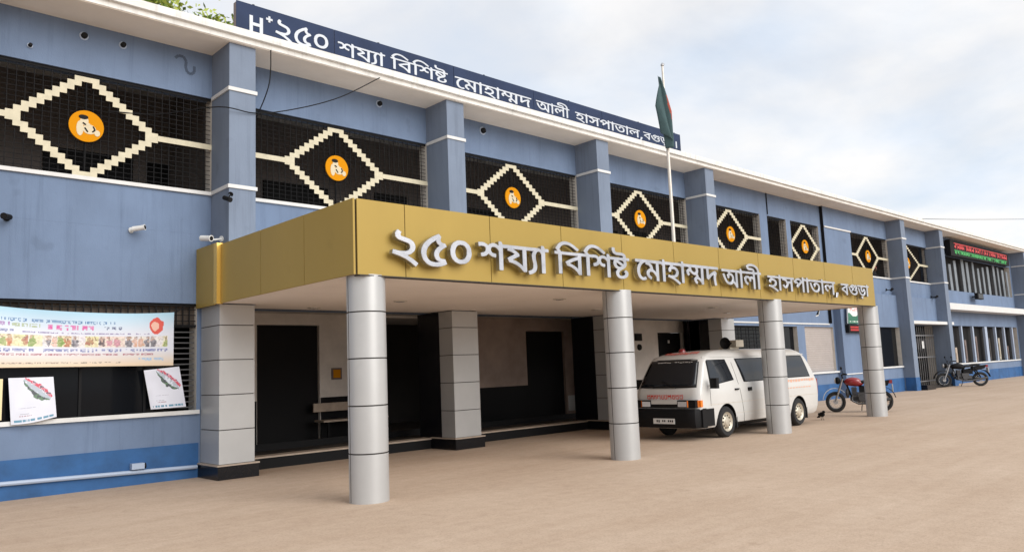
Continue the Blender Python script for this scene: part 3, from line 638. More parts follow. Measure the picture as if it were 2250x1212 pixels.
def diamond(win, cx, cz=6.02, hh=0.865, hw=1.18, bars=None, y=0.02, rows=10):
    d = MB(); h = hh / rows; st = (hw - .20) / (rows - 1); wd = 0.215
    t = .014
    for s in (-1, 1):
        for k in range(rows):
            z0 = cz + s * (hh - h * k); z1 = cz + s * (hh - h * (k + 1))
            xo = .19 + st * k
            if k == 0:
                d.box(cx - xo, cx + xo, y - t, y, z0, z1); continue
            for q in (-1, 1):
                d.box(cx + q * xo, cx + q * max(0.0, xo - wd), y - t, y, z0, z1)
    if bars:
        for a, b in ((bars[0], cx - hw + .02), (cx + hw - .02, bars[1])):
            if b > a: d.box(a, b, y - t - .004, y - .001, cz - .05, cz + .05)
    d.build('diamond_trim', M['cream'], win)
    r = MB(); r.tube([(cx, y + .012, cz - hh + .05), (cx, y + .012, cz + hh - .05)], .012, 6); r.build('rod', M['grille'], win)
    e = MB(); er = .27
    e.lathe([(er, y - .045), (er, y - .02)], (cx, 0, cz), 'Y', 32, 0, smooth=False)
    def blob(ox, oz, rx, rz, mi, lay):
        n = 14
        e.prism([(cx + ox + rx * math.cos(2 * math.pi * t / n), cz + oz + rz * math.sin(2 * math.pi * t / n)) for t in range(n)], y - .046 - .003 * lay, y - .0455, 'Y', mi)
    blob(-.035, .085, .065, .075, 1, 1)          # bent head
    blob(-.05, .150, .075, .04, 2, 2)            # dark hair
    blob(-.10, -.05, .055, .13, 1, 1.4)          # shoulder and arm
    blob(.045, -.05, .105, .085, 1, 1.8)         # bundle
    blob(.165, -.10, .045, .055, 1, 2.2)
    blob(.02, .03, .035, .03, 1, 2.6)
    for (ax, az, bx, bz) in ((.10, .01, .13, -.05), (.13, -.05, .09, -.09), (-.03, -.03, .02, -.10), (-.06, .05, -.01, .02)):
        nn = Vector((bz - az, 0, -(bx - ax))).normalized() * .012
        e.hexa([(cx + ax - nn.x, y - .056, cz + az - nn.z), (cx + bx - nn.x, y - .056, cz + bz - nn.z), (cx + bx - nn.x, y - .053, cz + bz - nn.z), (cx + ax - nn.x, y - .053, cz + az - nn.z),
                (cx + ax + nn.x, y - .056, cz + az + nn.z), (cx + bx + nn.x, y - .056, cz + bz + nn.z), (cx + bx + nn.x, y - .053, cz + bz + nn.z), (cx + ax + nn.x, y - .053, cz + az + nn.z)], 2)
    e.build('emblem', [M['orange'], M['creamfig'], M['black']], win)

CX = {1: 3.57, 2: 8.36, 3: 13.46, 4: 18.74, 5: 23.83, 7: 29.30, 8: 34.98, 9: 39.6}
for i, (a, b) in enumerate(UP):
    y = 0.05 if i < 8 else -.07
    wn = grille(a, b, ZB2, ZB1, y, sv=.125 if i < 5 else .16, sh=.085 if i < 5 else .12)
    if i in CX:
        diamond(wn, CX[i], bars=(a, b), y=y - .03, hw=1.18 if i < 7 else (1.2 if i < 9 else 1.6))
# ground floor windows
grille(1.2, 5.46, 2.66, 3.07, .05, .115, .105, .010)
g = MB(); g.box(1.2, 5.46, .13, .15, 2.70, 3.06); g.build('inner_wall_strip', mat('brown_wall_strip', (.10, .078, .062), .9, var=.35, vscale=5), bld)  # board added behind the grille for the pale inner wall seen through it
g = MB(); g.box(1.2, 4.98, .09, .10, 1.18, 2.659); g.build('window_pane', M['glass'], bld)
g = MB()
for x in (2.35, 3.6, 4.60, 4.98): g.box(x - .02, x + .02, .06, .12, 1.18, 2.66)
g.box(1.2, 5.46, .055, .125, 2.64, 2.659); g.build('window_frame', M['black'], bld)
g = MB(); z = 1.22
while z < 2.62:
    g.box(5.01, 5.44, .07, .085, z, z + .022); z += .095
g.build('louvre_blade', M['darkmetal'], bld)
wn = grille(22.45, 26.0, 1.09, 2.86, .06, .5, .14, .012)
for a, b, z0, z1 in ((22.45, 26.0, 1.09, 2.86), (26.5, 28.1, 1.09, 2.86), (34.1, 37.28, 1.13, 2.88)):
    g = MB(); y = .16 if a < 30 else -.12
    g.box(a + .02, b - .02, y, y + .01, z0 + .02, z1 - .02)
    go = g.build('window_pane', M['glass'], bld)
s = MB()
k = 0
z = 1.09
while z < 2.85:
    s.quad([(28.7, .10, z), (31.15, .10, z), (31.15, .075, z + .075), (28.7, .075, z + .075)])
    s.quad([(28.7, .075, z + .075), (31.15, .075, z + .075), (31.15, .10, z + .085), (28.7, .10, z + .085)]); z += .085
s.build('shutter', M['shutter'], bld, fix=False)
# far windows: pale louvre strips above, mullions below
bg_ = MB(); bg_.box(43.0, 57.2, .30, .31, 4.96, 6.9); bg_.box(43, 57.3, .32, .33, 1.05, 3.06); bg_.build('window_pane', M['black'], bld)
for x in (43.4, 44.3, 45.2, 46.2, 47.05, 48.3, 49.1, 50.2, 51.1, 52.0, 52.9, 54.1, 55.0, 55.9, 56.8):
    s = MB(); wd = random.uniform(.14, .30); z1 = 6.9 - random.uniform(0.05, .5)
    s.hexa([(x, .10, 4.98), (x + wd, .06, 4.98), (x + wd, .09, 4.98), (x, .13, 4.98), (x - .1, .10, z1), (x + wd - .1, .06, z1), (x + wd - .1, .09, z1), (x - .1, .13, z1)])
    s.build('louvre_strip', M['louvre'], bld)
for x, wd in ((43.2, .2), (45.0, .2), (46.9, .18), (48.8, .2), (51.1, .42), (52.95, .2), (54.7, .2), (56.4, .2)):
    s = MB(); s.box(x - wd / 2, x + wd / 2, .02, .14, 1.06, 3.05); s.build('mullion', M['pipe'], bld)
for x, wd, z1, key in ((46.1, .3, 1.9, 'step'), (47.7, .3, 2.3, 'brownedge'), (49.6, .3, 2.5, 'brownedge'), (52.0, .3, 2.4, 'floor'), (53.9, .3, 2.4, 'rim'), (55.6, .25, 1.9, 'brownedge')):
    s = MB(); s.box(x, x + wd, .2, .24, 1.1, z1); s.box(x + .05, x + wd * .7, .18, .198, 1.3, z1 - .3); s.build('curtain', M[key], bld)
# entrance gate in the far recess
s = MB()
for k in range(16):
    x = 38.2 + .27 * k; s.box(x - .015, x + .015, -.06, -.03, 0.05, 2.95)
    if k < 15:
        s.hexa([(x, -.028, 1.5), (x + .03, -.028, 1.5), (x + .03, -.02, 1.5), (x, -.02, 1.5), (x + .24, -.028, 2.4), (x + .27, -.028, 2.4), (x + .27, -.02, 2.4), (x + .24, -.02, 2.4)])
for z in (.3, 1.45, 2.5): s.box(38.15, 42.3, -.075, -.061, z, z + .05)
s.box(40.5, 40.75, -.09, -.076, 1.9, 2.25, 1)
s.build('collapsible_gate', [M['metal'], M['white']], bld)
s = MB(); s.box(37.85, 38.9, -1.05, -.31, 0, .22); s.box(39.0, 42.3, -.7, -.31, 0, .14); s.build('entrance_step', M['granite'], bld)
# pipe along the plinth
s = MB(); s.tube([(-4, -.06, .24), (2.5, -.06, .26), (5.46, -.06, .19)], .035, 8); s.build('conduit', M['pipe'], bld)

# ------------------------------------------------------------------ entrance canopy
can = thing('entrance_canopy', 'gold panelled entrance canopy carried by four round silver columns over the drive', 'canopy', (13.7, -2.7, 0.0))
A, B = Vector((5.55, -5.24, 0)), Vector((21.94, -5.42, 0))
UX = (B - A).normalized(); LEN = (B - A).length
CZ0, CZ1 = 3.0, 4.03
def on_front(s, d, z):                      # s along the front, d outwards
    n = UX.cross(Vector((0, 0, 1)))
    return A + UX * s + n * d + Vector((0, 0, z))
fr = MB()
js = [0.0] + [0.78 + 1.59 * k for k in range(10)] + [LEN]
for a, b in zip(js, js[1:]):
    a2, b2 = a + .006, b - .006
    fr.hexa([on_front(a2, 0, CZ0), on_front(b2, 0, CZ0), on_front(b2, -.03, CZ0), on_front(a2, -.03, CZ0), on_front(a2, 0, CZ1), on_front(b2, 0, CZ1), on_front(b2, -.03, CZ1), on_front(a2, -.03, CZ1)], 0)
fr.hexa([on_front(.02, -.032, CZ0 + .01), on_front(LEN - .02, -.032, CZ0 + .01), on_front(LEN - .02, -.06, CZ0 + .01), on_front(.02, -.06, CZ0 + .01),
         on_front(.02, -.032, CZ1 - .01), on_front(LEN - .02, -.032, CZ1 - .01), on_front(LEN - .02, -.06, CZ1 - .01), on_front(.02, -.06, CZ1 - .01)], 1)
fr.build('fascia', [M['gold'], M['joint']], can)
sf = MB()
for ys in ([-5.235, -3.89, -2.48, -.95], ):
    for a, b in zip(ys, ys[1:]):
        sf.box(5.50, 5.53, a + .006, b - .006, CZ0, CZ1, 0)
sf.box(5.535, 5.56, -5.2, -.95, CZ0 + .01, CZ1 - .01, 1)
sf.box(5.44, 5.47, -.80, -.005, CZ0 - .02, CZ1 + .03, 0)
sf.box(5.472, 5.50, -.80, -.005, CZ0 + .0, CZ1 + .0, 1)
sf.build('side_fascia', [M['gold'], M['joint']], can)
sf = MB(); sf.box(5.43, 5.54, -.94, -.805, CZ0 - .01, CZ1 + .02); sf.build('corner_trim', M['goldedge'], can)
sf = MB()
sf.box(21.9, 21.93, -5.38, -.79, CZ0, CZ1); sf.build('side_fascia', M['gold'], can)
s = MB(); s.prism([(5.57, -5.2), (21.89, -5.37), (21.89, -.002), (5.57, -.002)], 3.012, 3.09, 'Z'); s.build('ceiling', M['ceiling'], can)
s = MB(); s.prism([(5.57, -5.17), (21.89, -5.34), (21.89, -.002), (5.57, -.002)], 3.5, 3.85, 'Z'); s.build('roof', M['lobby'], can)
s = MB(); s.prism([(5.575, -5.26), (21.9, -5.43), (21.9, -5.30), (5.575, -5.12)], 2.985, 2.9985, 'Z'); s.build('drip_edge', M['joint'], can)
COLS = [(5.83, -5.00), (11.13, -5.10), (16.58, -5.16), (22.05, -5.14)]
for x, y in COLS:
    c = MB(); r = .265
    prof = [(r, 0.0)]; mis = []
    for z in (.635, 1.26, 1.885, 2.51):
        prof += [(r, z - .009), (r - .014, z - .007), (r - .014, z + .007), (r, z + .009)]; mis += [0, 1, 1, 1]
    prof.append((r, 3.01)); mis.append(0)
    c.lathe(prof, (x, y, 0), 'Z', 40, 0, True, mis + [0])
    for f, sm in enumerate(c.sm): pass
    c.tube([(x - .262, y + .03, .01), (x - .262, y + .03, 3.0)], .006, 6, 1)
    c.build('column', [M['silver'], M['joint']], can)
for x, y in ((8.37, -2.2), (14.18, -2.0), (19.35, -2.4), (7.53, -.5), (11.2, -3.6), (17.0, -3.4)):
    d = MB(); d.lathe([(.12, 2.995), (.13, 3.0), (.13, 3.0115)], (x, y, 0), 'Z', 20, 0)
    d.lathe([(.08, 2.99), (.08, 2.9945)], (x, y, 0), 'Z', 16, 1)
    d.build('downlight', [M['steel'], M['lens']], can)

# lettering on the canopy
lt = thing('canopy_lettering', 'raised pale metal letters standing on the gold canopy front', 'sign letters', (13.7, -5.35, 3.15))
org = A + UX.cross(Vector((0, 0, 1))) * .10
for key, x0, x1, zb, zh in (('digits', 6.02, 7.42, 3.16, 3.63), ('shojja', 7.56, 9.05, 3.18, 3.58), ('bishishto', 9.2, 11.12, 3.20, 3.57), ('mohammad', 11.30, 14.0, 3.20, 3.58),
                            ('ali', 14.14, 15.70, 3.19, 3.56), ('hospital', 15.98, 19.42, 3.20, 3.52), ('bogura', 19.60, 21.25, 3.22, 3.50)):
    letters('word', key, x0 - 5.55, x1 - 5.55, zb, zh, .075, [M['chrome'], M['letterback']], org, UX, lt, bevel=.006)

# ------------------------------------------------------------------ roof sign
rs = thing('roof_sign', 'long navy blue signboard with white lettering standing on the eave', 'sign', (13.0, -.75, 8.08))
s = MB()
xs = [5.85, 7.90, 11.02, 13.62, 16.3, 20.05]
for a, b in zip(xs, xs[1:]): s.box(a + (.012 if a > 6 else 0), b, -.75, -.735, 8.085, 8.69, 0)
s.box(5.86, 20.04, -.7345, -.60, 8.09, 8.68, 1)
s.build('board', [M['navy'], M['brownedge']], rs)
s = MB()
for x in (6.2, 9, 12, 15, 18, 19.8): s.tube([(x, -.6, 8.5), (x, -.1, 8.08)], .02, 6); s.box(x - .02, x + .02, -.72, -.62, 8.69, 8.72)
s.build('strut', M['grille'], rs)
o3 = (0, -.757, 0)
hh = MB()
hh.box(6.10, 6.165, -.765, -.751, 8.14, 8.47); hh.box(6.30, 6.365, -.765, -.751, 8.14, 8.47); hh.box(6.166, 6.299, -.765, -.751, 8.28, 8.34)
hh.box(6.43, 6.56, -.765, -.751, 8.47, 8.51); hh.box(6.475, 6.515, -.765, -.751, 8.511, 8.55); hh.box(6.475, 6.515, -.765, -.751, 8.43, 8.469)
hh.build('letter', M['signwhite'], rs)
for key, x0, x1, zb, zh in (('digits', 6.62, 7.76, 8.15, 8.55), ('shojja', 7.98, 9.13, 8.19, 8.46), ('bishishto', 9.27, 10.84, 8.21, 8.46), ('mohammad', 11.05, 13.53, 8.19, 8.45),
                            ('ali', 13.70, 14.95, 8.20, 8.45), ('hospital', 15.18, 18.1, 8.21, 8.44), ('bogura', 18.15, 19.55, 8.24, 8.44), ('danda', 19.77, 19.83, 8.22, 8.43)):
    letters('word', key, x0, x1, zb, zh, .014, [M['signwhite']], o3, (1, 0, 0), rs)
# ------------------------------------------------------------------ flag pole
fp = thing('flagpole', 'pale steel flagpole rising above the canopy roof in front of the third grilled bay', 'flagpole', (14.06, -4.4, 3.85))
p = MB(); p.tube([(14.06, -4.4, 3.85), (14.06, -4.4, 6.2), (14.06, -4.4, 8.26)], [.042, .036, .024], 10); p.build('pole', M['steel'], fp)
p = MB(); p.box(13.92, 14.20, -4.54, -4.26, 3.85, 3.88); p.build('base_plate', M['steel'], fp)
p = MB(); p.ball((14.06, -4.4, 8.28), .04, 10); p.box(14.05, 14.13, -4.41, -4.39, 8.30, 8.33); p.build('finial', M['metal'], fp)
fl = MB(); NU, NV = 24, 34; idx = {}
RX = (math.cos(YAW), -math.sin(YAW))                     # the breeze folds the cloth across this line
for j in range(NV + 1):
    v = j / NV
    for i in range(NU + 1):
        u = i / NU
        # limp cloth: hoist against the pole, fly end fallen to the left in two soft folds
        sp = min(1, v * 1.9 + .05)
        if u < .5: s = -.02 + .25 * (u / .5) * sp
        else: s = .23 * sp - (u - .5) / .5 * .62 * sp * (1 - .35 * v)
        s = s * .78 + .07 * v * 1.4 - .14
        z = 8.0 - v * (1.66 - .45 * u * u) - .10 * u
        fold = .05 * math.sin(u * 11 + v * 2.5) * (.3 + v)
        idx[i, j] = fl.add([(14.06 + RX[0] * s - .055, -4.4 + RX[1] * s - .09 + fold - .05 * u, z)])
for j in range(NV):
    for i in range(NU):
        u, v = (i + .5) / NU, (j + .5) / NV
        red = ((u - .46) / .16) ** 2 + ((v - .46) / .20) ** 2 < 1
        fl.face((idx[i, j], idx[i + 1, j], idx[i + 1, j + 1], idx[i, j + 1]), 1 if red else 0, True)
fo = fl.build('flag', [M['flaggreen'], M['flagred']], None, fix=False)
sm = fo.modifiers.new('s', 'SOLIDIFY'); sm.thickness = .004
tag(fo, 'limp dark green flag with a red disc hanging from the steel flagpole', 'flag')

# ------------------------------------------------------------------ ambulance van
def make_van():
    L = 5.50
    v = thing('ambulance_van', 'white ambulance van parked under the canopy facing the pillars with dark windows', 'van', (14.25, -3.80, 0.0))
    # z, front x, rear x, half width
    LAY = [(.25, .10, 5.38, .76), (.30, .05, 5.46, .80), (.45, .0, 5.50, .835), (.70, -.02, 5.52, .85), (.95, .0, 5.52, .85), (1.08, .03, 5.50, .845), (1.16, .08, 5.47, .83),
           (1.40, .215, 5.36, .79), (1.62, .345, 5.22, .745), (1.72, .41, 5.13, .72), (1.79, .52, 5.06, .68), (1.85, .72, 4.98, .62), (1.90, 1.05, 4.88, .53), (1.935, 1.7, 4.7, .38)]
    def at(z):
        for a, b in zip(LAY, LAY[1:]):
            if a[0] <= z <= b[0]:
                t = (z - a[0]) / (b[0] - a[0]); return tuple(p + (q - p) * t for p, q in zip(a, b))
        return LAY[-1] if z > LAY[-1][0] else LAY[0]
    body = MB(); rings = []
    for z, f, r, h in LAY:
        cf, crr = min(.20, h * .6), min(.14, h * .5); ring = []
        n = 7
        def corner(cx, cy, rx, ry, a0):
            for k in range(n):
                a = a0 + math.pi / 2 * k / (n - 1); ring.append((cx + rx * math.cos(a), cy + ry * math.sin(a), z))
        corner(r - crr, h - crr, crr, crr, 0); corner(f + cf * .55, h - cf, cf * .55, cf, math.pi / 2)
        corner(f + cf * .55, -h + cf, cf * .55, cf, math.pi); corner(r - crr, -h + crr, crr, crr, math.pi * 1.5)
        # slight bow of the nose
        ring = [(x - (.05 * (1 - (y / h) ** 2) if x < f + .2 else 0), y, zz_) for x, y, zz_ in ring]
        # extra points along sides
        rings.append(body.add(ring)); N = len(ring)
    for i, j in zip(rings, rings[1:]):
        for t in range(N): body.face((i + t, i + (t + 1) % N, j + (t + 1) % N, j + t), 0, True)
    body.face([rings[0] + t for t in range(N)][::-1], 1); body.face([rings[-1] + t for t in range(N)], 0)
    bo = body.build('body', [M['vwhite'], M['blackplastic']], v, world=False)
    WX = (1.05, 4.38)
    cut = MB()
    for x in WX:
        for s in (-1, 1):
            cut.lathe([(.40, s * .98), (.40, s * .56)], (x, 0, .335), 'Y', 32, 0)
    co = cut.build('cutter', [M['blackplastic']], v, world=False)
    bm_ = bo.modifiers.new('b', 'BOOLEAN'); bm_.object = co; bm_.operation = 'DIFFERENCE'; bm_.solver = 'EXACT'
    bpy.context.view_layer.update()
    dg = bpy.context.evaluated_depsgraph_get()
    me = bpy.data.meshes.new_from_object(bo.evaluated_get(dg))
    bo.modifiers.clear(); bo.data = me; me.name = 'body'
    cm = co.data; bpy.data.objects.remove(co); bpy.data.meshes.remove(cm)
    me.materials.clear()
    for q in (M['vwhite'], M['blackplastic']): me.materials.append(q)
    for f in me.polygons:
        c = f.center
        inarch = any(abs((c.x - x) ** 2 + (c.z - .335) ** 2) < .405 ** 2 for x in WX) and abs(c.y) < .845
        f.material_index = 1 if (inarch or c.z < .27) else 0
    try: me.set_sharp_from_angle(angle=R(32))
    except Exception: pass
    # a panel that follows the side: polygon given as left and right edges
    def side(name, poly, m, s, off=.006, parent=v, nz=10, nx=8):
        """poly: (x at bottom-left, x bottom-right, x top-right, x top-left, z0, z1)"""
        xa, xb, xc, xd, z0, z1 = poly[:6]
        zb0 = poly[6] if len(poly) > 6 else z0            # z of the bottom right corner
        q = MB(); ids = []
        for j in range(nz + 1):
            t = j / nz; row = []
            for i in range(nx + 1):
                u = i / nx
                z = (z0 * (1 - u) + zb0 * u) * (1 - t) + z1 * t
                x = (xa + (xd - xa) * t) * (1 - u) + (xb + (xc - xb) * t) * u
                zq, f, r, h = at(z)
                cut_ = max(0, (f + .16) - x); h2 = h - (cut_ ** 2) * 2.2 - max(0, x - (r - .10)) ** 2 * 2
                row.append(((x, s * (h2 + off), z), (x, s * (h2 + off - .012), z)))
            ids.append([(q.add([a]), q.add([b])) for a, b in row])
        for j in range(nz):
            for i in range(nx):
                q.face((ids[j][i][0], ids[j][i + 1][0], ids[j + 1][i + 1][0], ids[j + 1][i][0]), 0, True)
        edge = [(0, i) for i in range(nx)] + [(j, nx) for j in range(nz)] + [(nz, i) for i in range(nx, 0, -1)] + [(j, 0) for j in range(nz, 0, -1)]
        for (a, b), (c, d) in zip(edge, edge[1:] + edge[:1]):
            q.face((ids[a][b][0], ids[c][d][0], ids[c][d][1], ids[a][b][1]), 0)
        return q.build(name, m, parent, world=False)
    for s in (-1, 1):
        # rubber surround then glass
        side('window_seal', (.46, 1.46, 1.28, .50, 1.14, 1.705, 1.235), M['blackplastic'], s, .004)
        side('side_window', (.50, 1.43, 1.25, .54, 1.165, 1.69, 1.25), M['vglass'], s, .009)
        side('window_seal', (1.86, 3.34, 3.34, 1.68, 1.175, 1.715), M['blackplastic'], s, .004)
        side('side_window', (1.90, 3.31, 3.31, 1.72, 1.195, 1.695), M['vglass'], s, .009)
        side('window_seal', (3.44, 5.10, 4.90, 3.44, 1.19, 1.735), M['blackplastic'], s, .004)
        side('side_window', (3.47, 5.06, 4.87, 3.47, 1.21, 1.715), M['vglass'], s, .009)
        for xa, xd, z0, z1 in ((1.80, 1.47, .30, 1.76), (.42, .42, .72, 1.10), (3.40, 3.40, .30, 1.76)):
            side('door_gap', (xa, xa + .014, xd + .014, xd, z0, z1), M['joint'], s, .002, nx=1)
        side('crease', (.35, 5.35, 5.35, .35, .735, .75), M['steel'], s, .003, nz=1)
        side('crease', (1.45, 3.95, 3.95, 1.45, .50, .512), M['steel'], s, .003, nz=1)
        side('gutter', (.48, 5.08, 5.05, .50, 1.755, 1.775), M['vwhite'], s, .018, nz=1, nx=14)
        for x in (1.42, 1.98):
            h = MB(); h.box(x, x + .15, s * .842, s * .875, 1.01 if x < 1.5 else .97, 1.045 if x < 1.5 else 1.05); h.build('door_handle', M['blackplastic'], v, world=False)
        mr = MB()
        mr.tube([(.50, s * .83, 1.16), (.40, s * .93, 1.17), (.36, s * 1.0, 1.2)], .016, 6)
        mr.hexa([(.32, s * .92, 1.09), (.40, s * .92, 1.09), (.40, s * 1.10, 1.09), (.30, s * 1.10, 1.09), (.35, s * .92, 1.31), (.43, s * .92, 1.31), (.43, s * 1.08, 1.31), (.33, s * 1.08, 1.31)])
        mr.build('wing_mirror', M['blackplastic'], v, world=False)
    # windscreen
    q = MB(); ids = []
    for mat_name, m, z0, z1, off, sh in (('windscreen_seal', M['blackplastic'], 1.125, 1.735, .004, 0.0), ('windscreen', M['vglass'], 1.15, 1.715, .010, .025)):
        q = MB(); ids = []; ny, nz = 16, 8
        for j in range(nz + 1):
            t = j / nz; z = z0 + (z1 - z0) * t; zq, f, r, h = at(z); row = []
            for i in range(ny + 1):
                y = -1 + 2 * i / ny; wdt = h - .085 - sh
                yy = y * wdt
                x = f - .05 * (1 - (yy / h) ** 2) - off
                e = abs(yy) - (h - .20)
                if e > 0: x += .11 * (1 - math.sqrt(max(0, 1 - min(1, e / .20) ** 2)))
                row.append(q.add([(x, yy, z)]))
            ids.append(row)
        for j in range(nz):
            for i in range(ny): q.face((ids[j][i], ids[j][i + 1], ids[j + 1][i + 1], ids[j + 1][i]), 0, True)
        o = q.build(mat_name, m, v, world=False)
        sol = o.modifiers.new('s', 'SOLIDIFY'); sol.thickness = .006
    # windscreen banner squiggles, wipers
    q = MB(); rr = random.Random(3)
    y = -.52
    while y < .52:
        wdt = rr.uniform(.03, .075); zt = 1.665 + rr.uniform(-.008, .008)
        if rr.random() > .15:
            f = at(1.66)[1] - .05 * (1 - (y / .74) ** 2) - .02
            q.box(f - .004, f, y, y + wdt, zt, zt + .012)
            for k in range(2):
                yy = y + rr.uniform(0, wdt); q.box(f - .003 + .018, f + .02, yy, yy + .012, zt - .035, zt - .001)
        y += wdt + .018
    q.build('windscreen_lettering', M['plasticw'], v, world=False)
    q = MB()
    for y in (-.28, .30): q.tube([(-.02, y, 1.12), (.015, y + .16, 1.19), (.07, y + .42, 1.27)], .009, 5)
    q.build('wiper', M['blackplastic'], v, world=False)
    # front face
    q = MB()
    pts = [(-.10, .66), (-.13, .60), (-.13, .34), (-.09, .27)]
    prof = []
    ny = 18
    sec = []
    for i in range(ny + 1):
        y = -.86 + 1.72 * i / ny; e = max(0, abs(y) - .62) / .24
        x0 = -.125 + .22 * (1 - math.sqrt(max(0, 1 - min(1, e) ** 2)))
        sec.append((x0, y))
    rows = []
    for (x0, y) in sec:
        rows.append([q.add([(x0 + .02, y, .68)]), q.add([(x0, y, .64)]), q.add([(x0, y, .36)]), q.add([(x0 + .04, y, .27)]), q.add([(x0 + .16, y * .985, .27)]), q.add([(x0 + .16, y * .985, .68)])])
    for a, b in zip(rows, rows[1:]):
        for k in range(6): q.face((a[k], b[k], b[(k + 1) % 6], a[(k + 1) % 6]), 0, k == 1)
    q.face(rows[0], 0); q.face(rows[-1][::-1], 0)
    for s in (-1, 1): q.box(.05, .50, s * .846, s * .872, .30, .665)
    q.build('bumper', M['blackplastic'], v, world=False)
    q = MB(); q.box(-.094, .02, -.80, .80, .70, .865); q.build('grille_panel', M['blackplastic'], v, world=False)
    q = MB(); q.box(-.1, .02, -.34, .34, .78, .87); q.build('nose_panel', M['vwhite'], v, world=False)
    for s in (-1, 1):
        q = MB(); q.box(-.112, -.05, s * .37, s * .58, .725, .835); q.build('headlight', M['lens'], v, world=False)
        q = MB(); q.hexa([(-.105, s * .60, .715), (.01, s * .83, .715), (.05, s * .83, .715), (-.02, s * .60, .715), (-.105, s * .60, .855), (.01, s * .83, .855), (.05, s * .83, .855), (-.02, s * .60, .855)])
        q.box(.02, .10, s * .838, s * .862, .715, .855)
        q.build('indicator', M['amber'], v, world=False)
        q = MB(); q.box(5.49, 5.535, s * .62, s * .80, .75, 1.12); q.build('tail_light', M['red'], v, world=False)
    q = MB(); q.box(-.14, -.127, -.28, .28, .36, .475, 0)
    rr = random.Random(5); y = -.24
    while y < .24:
        if rr.random() > .2: q.box(-.143, -.1405, y, y + .03, .385 + rr.uniform(0, .02), .445, 1)
        y += .05
    q.build('number_plate', [M['plasticw'], M['black']], v, world=False)
    q = MB(); rr = random.Random(11); y = -.48
    while y < .46:                                  # red word across the nose
        wd = rr.uniform(.06, .10)
        f = -.022 - .05 * (1 - (y / .85) ** 2) - .012
        q.box(f - .004, f, y, y + .014, .885, .985); q.box(f - .004, f, y + wd - .014, y + wd, .90, .98)
        q.box(f - .0045, f, y + .0145, y + wd - .0145, .95 + rr.uniform(-.02, .02), .972)
        if rr.random() > .5: q.box(f - .0045, f, y + .0145, y + wd - .0145, .888, .902)
        y += wd + .022
    q.build('nose_lettering', M['redtext'], v, world=False)
    for s in (-1, 1):
        q = MB(); rr = random.Random(17); x = 3.55
        while x < 5.25:
            wd = rr.uniform(.06, .12); q.box(x, x + wd, s * .8445, s * .8475, 1.085 + rr.uniform(-.01, .01), 1.145); x += wd + .05
        x = 3.7
        while x < 5.0:
            wd = rr.uniform(.05, .1); q.box(x, x + wd, s * .852, s * .8555, .93, .955); x += wd + .06
        q.build('side_lettering', M['redfaint'], v, world=False)
    # wheels
    for x in WX:
        for s in (-1, 1):
            q = MB(); q.lathe([(.20, s * .66), (.30, s * .655), (.335, s * .68), (.338, s * .74), (.335, s * .80), (.30, s * .842), (.215, s * .835), (.20, s * .80)], (x, 0, .338), 'Y', 36, 0)
            wo = q.build('wheel', M['rubber'], v, world=False)
            q = MB(); q.lathe([(.214, s * .80), (.210, s * .838), (.185, s * .815), (.16, s * .80), (.10, s * .82), (.085, s * .842), (.05, s * .85), (.02, s * .852)], (x, 0, .338), 'Y', 32, 0)
            for k in range(10):
                a = 2 * math.pi * k / 10; q.box(x + .137 * math.cos(a) - .017, x + .137 * math.cos(a) + .017, s * .812, s * .8165, .338 + .137 * math.sin(a) - .017, .338 + .137 * math.sin(a) + .017, 1)
            ro = q.build('rim', [M['rim'], M['black']], wo, world=False)
    q = MB()
    for s in (-1, 1): q.box(WX[1] + .40, WX[1] + .43, s * .60, s * .83, .16, .45); q.box(WX[0] + .405, WX[0] + .43, s * .60, s * .83, .18, .42)
    q.build('mud_flap', M['rubber'], v, world=False)
    q = MB(); q.box(.5, 5.2, -.60, .60, .20, .262); q.box(.7, 1.4, -.58, .58, .28, .40); q.box(4.0, 4.7, -.58, .58, .28, .40); q.build('underbody', M['blackplastic'], v, world=False)
    # roof: red beacon, loudspeaker pair, sign board
    q = MB(); q.lathe([(.08, 1.88), (.08, 1.93), (.06, 1.975), (.03, 1.985)], (1.15, .30, 0), 'Z', 20, 0); q.build('beacon', M['red'], v, world=False)
    for xo, yo in ((2.35, -.10),):
        q = MB(); q.lathe([(.02, 0), (.03, .12), (.06, .22), (.14, .33), (.143, .335), (.12, .32), (.04, .24)], (0, 0, 0), 'X', 20, 0)
        q.v = [(xo - (x - .1), yo - .16 + y, 2.08 + z) for x, y, z in q.v]
        q.build('loudspeaker', M['black'], v, world=False)
        q = MB(); q.box(xo + .02, xo + .36, yo - .30, yo - .04, 1.985, 2.15); q.box(xo - .1, xo + .3, yo - .2, yo + .1, 1.93, 1.984); q.build('siren_box', M['rim'], v, world=False)
    rr = random.Random(23); q = MB()
    for k in range(11):
        x = .62 + rr.uniform(-.0, .05); y = -.42 + .08 * k
        zq = 1.8 + (x - .52) * .3
        q.hexa([(x, y, zq + .012), (x + .12, y, zq + .046), (x + .12, y + .045, zq + .046), (x, y + .045, zq + .012), (x, y, zq + .016), (x + .12, y, zq + .05), (x + .12, y + .045, zq + .05), (x, y + .045, zq + .016)])
    q.build('roof_lettering', M['redtext'], v, world=False)
    return v
van = make_van()

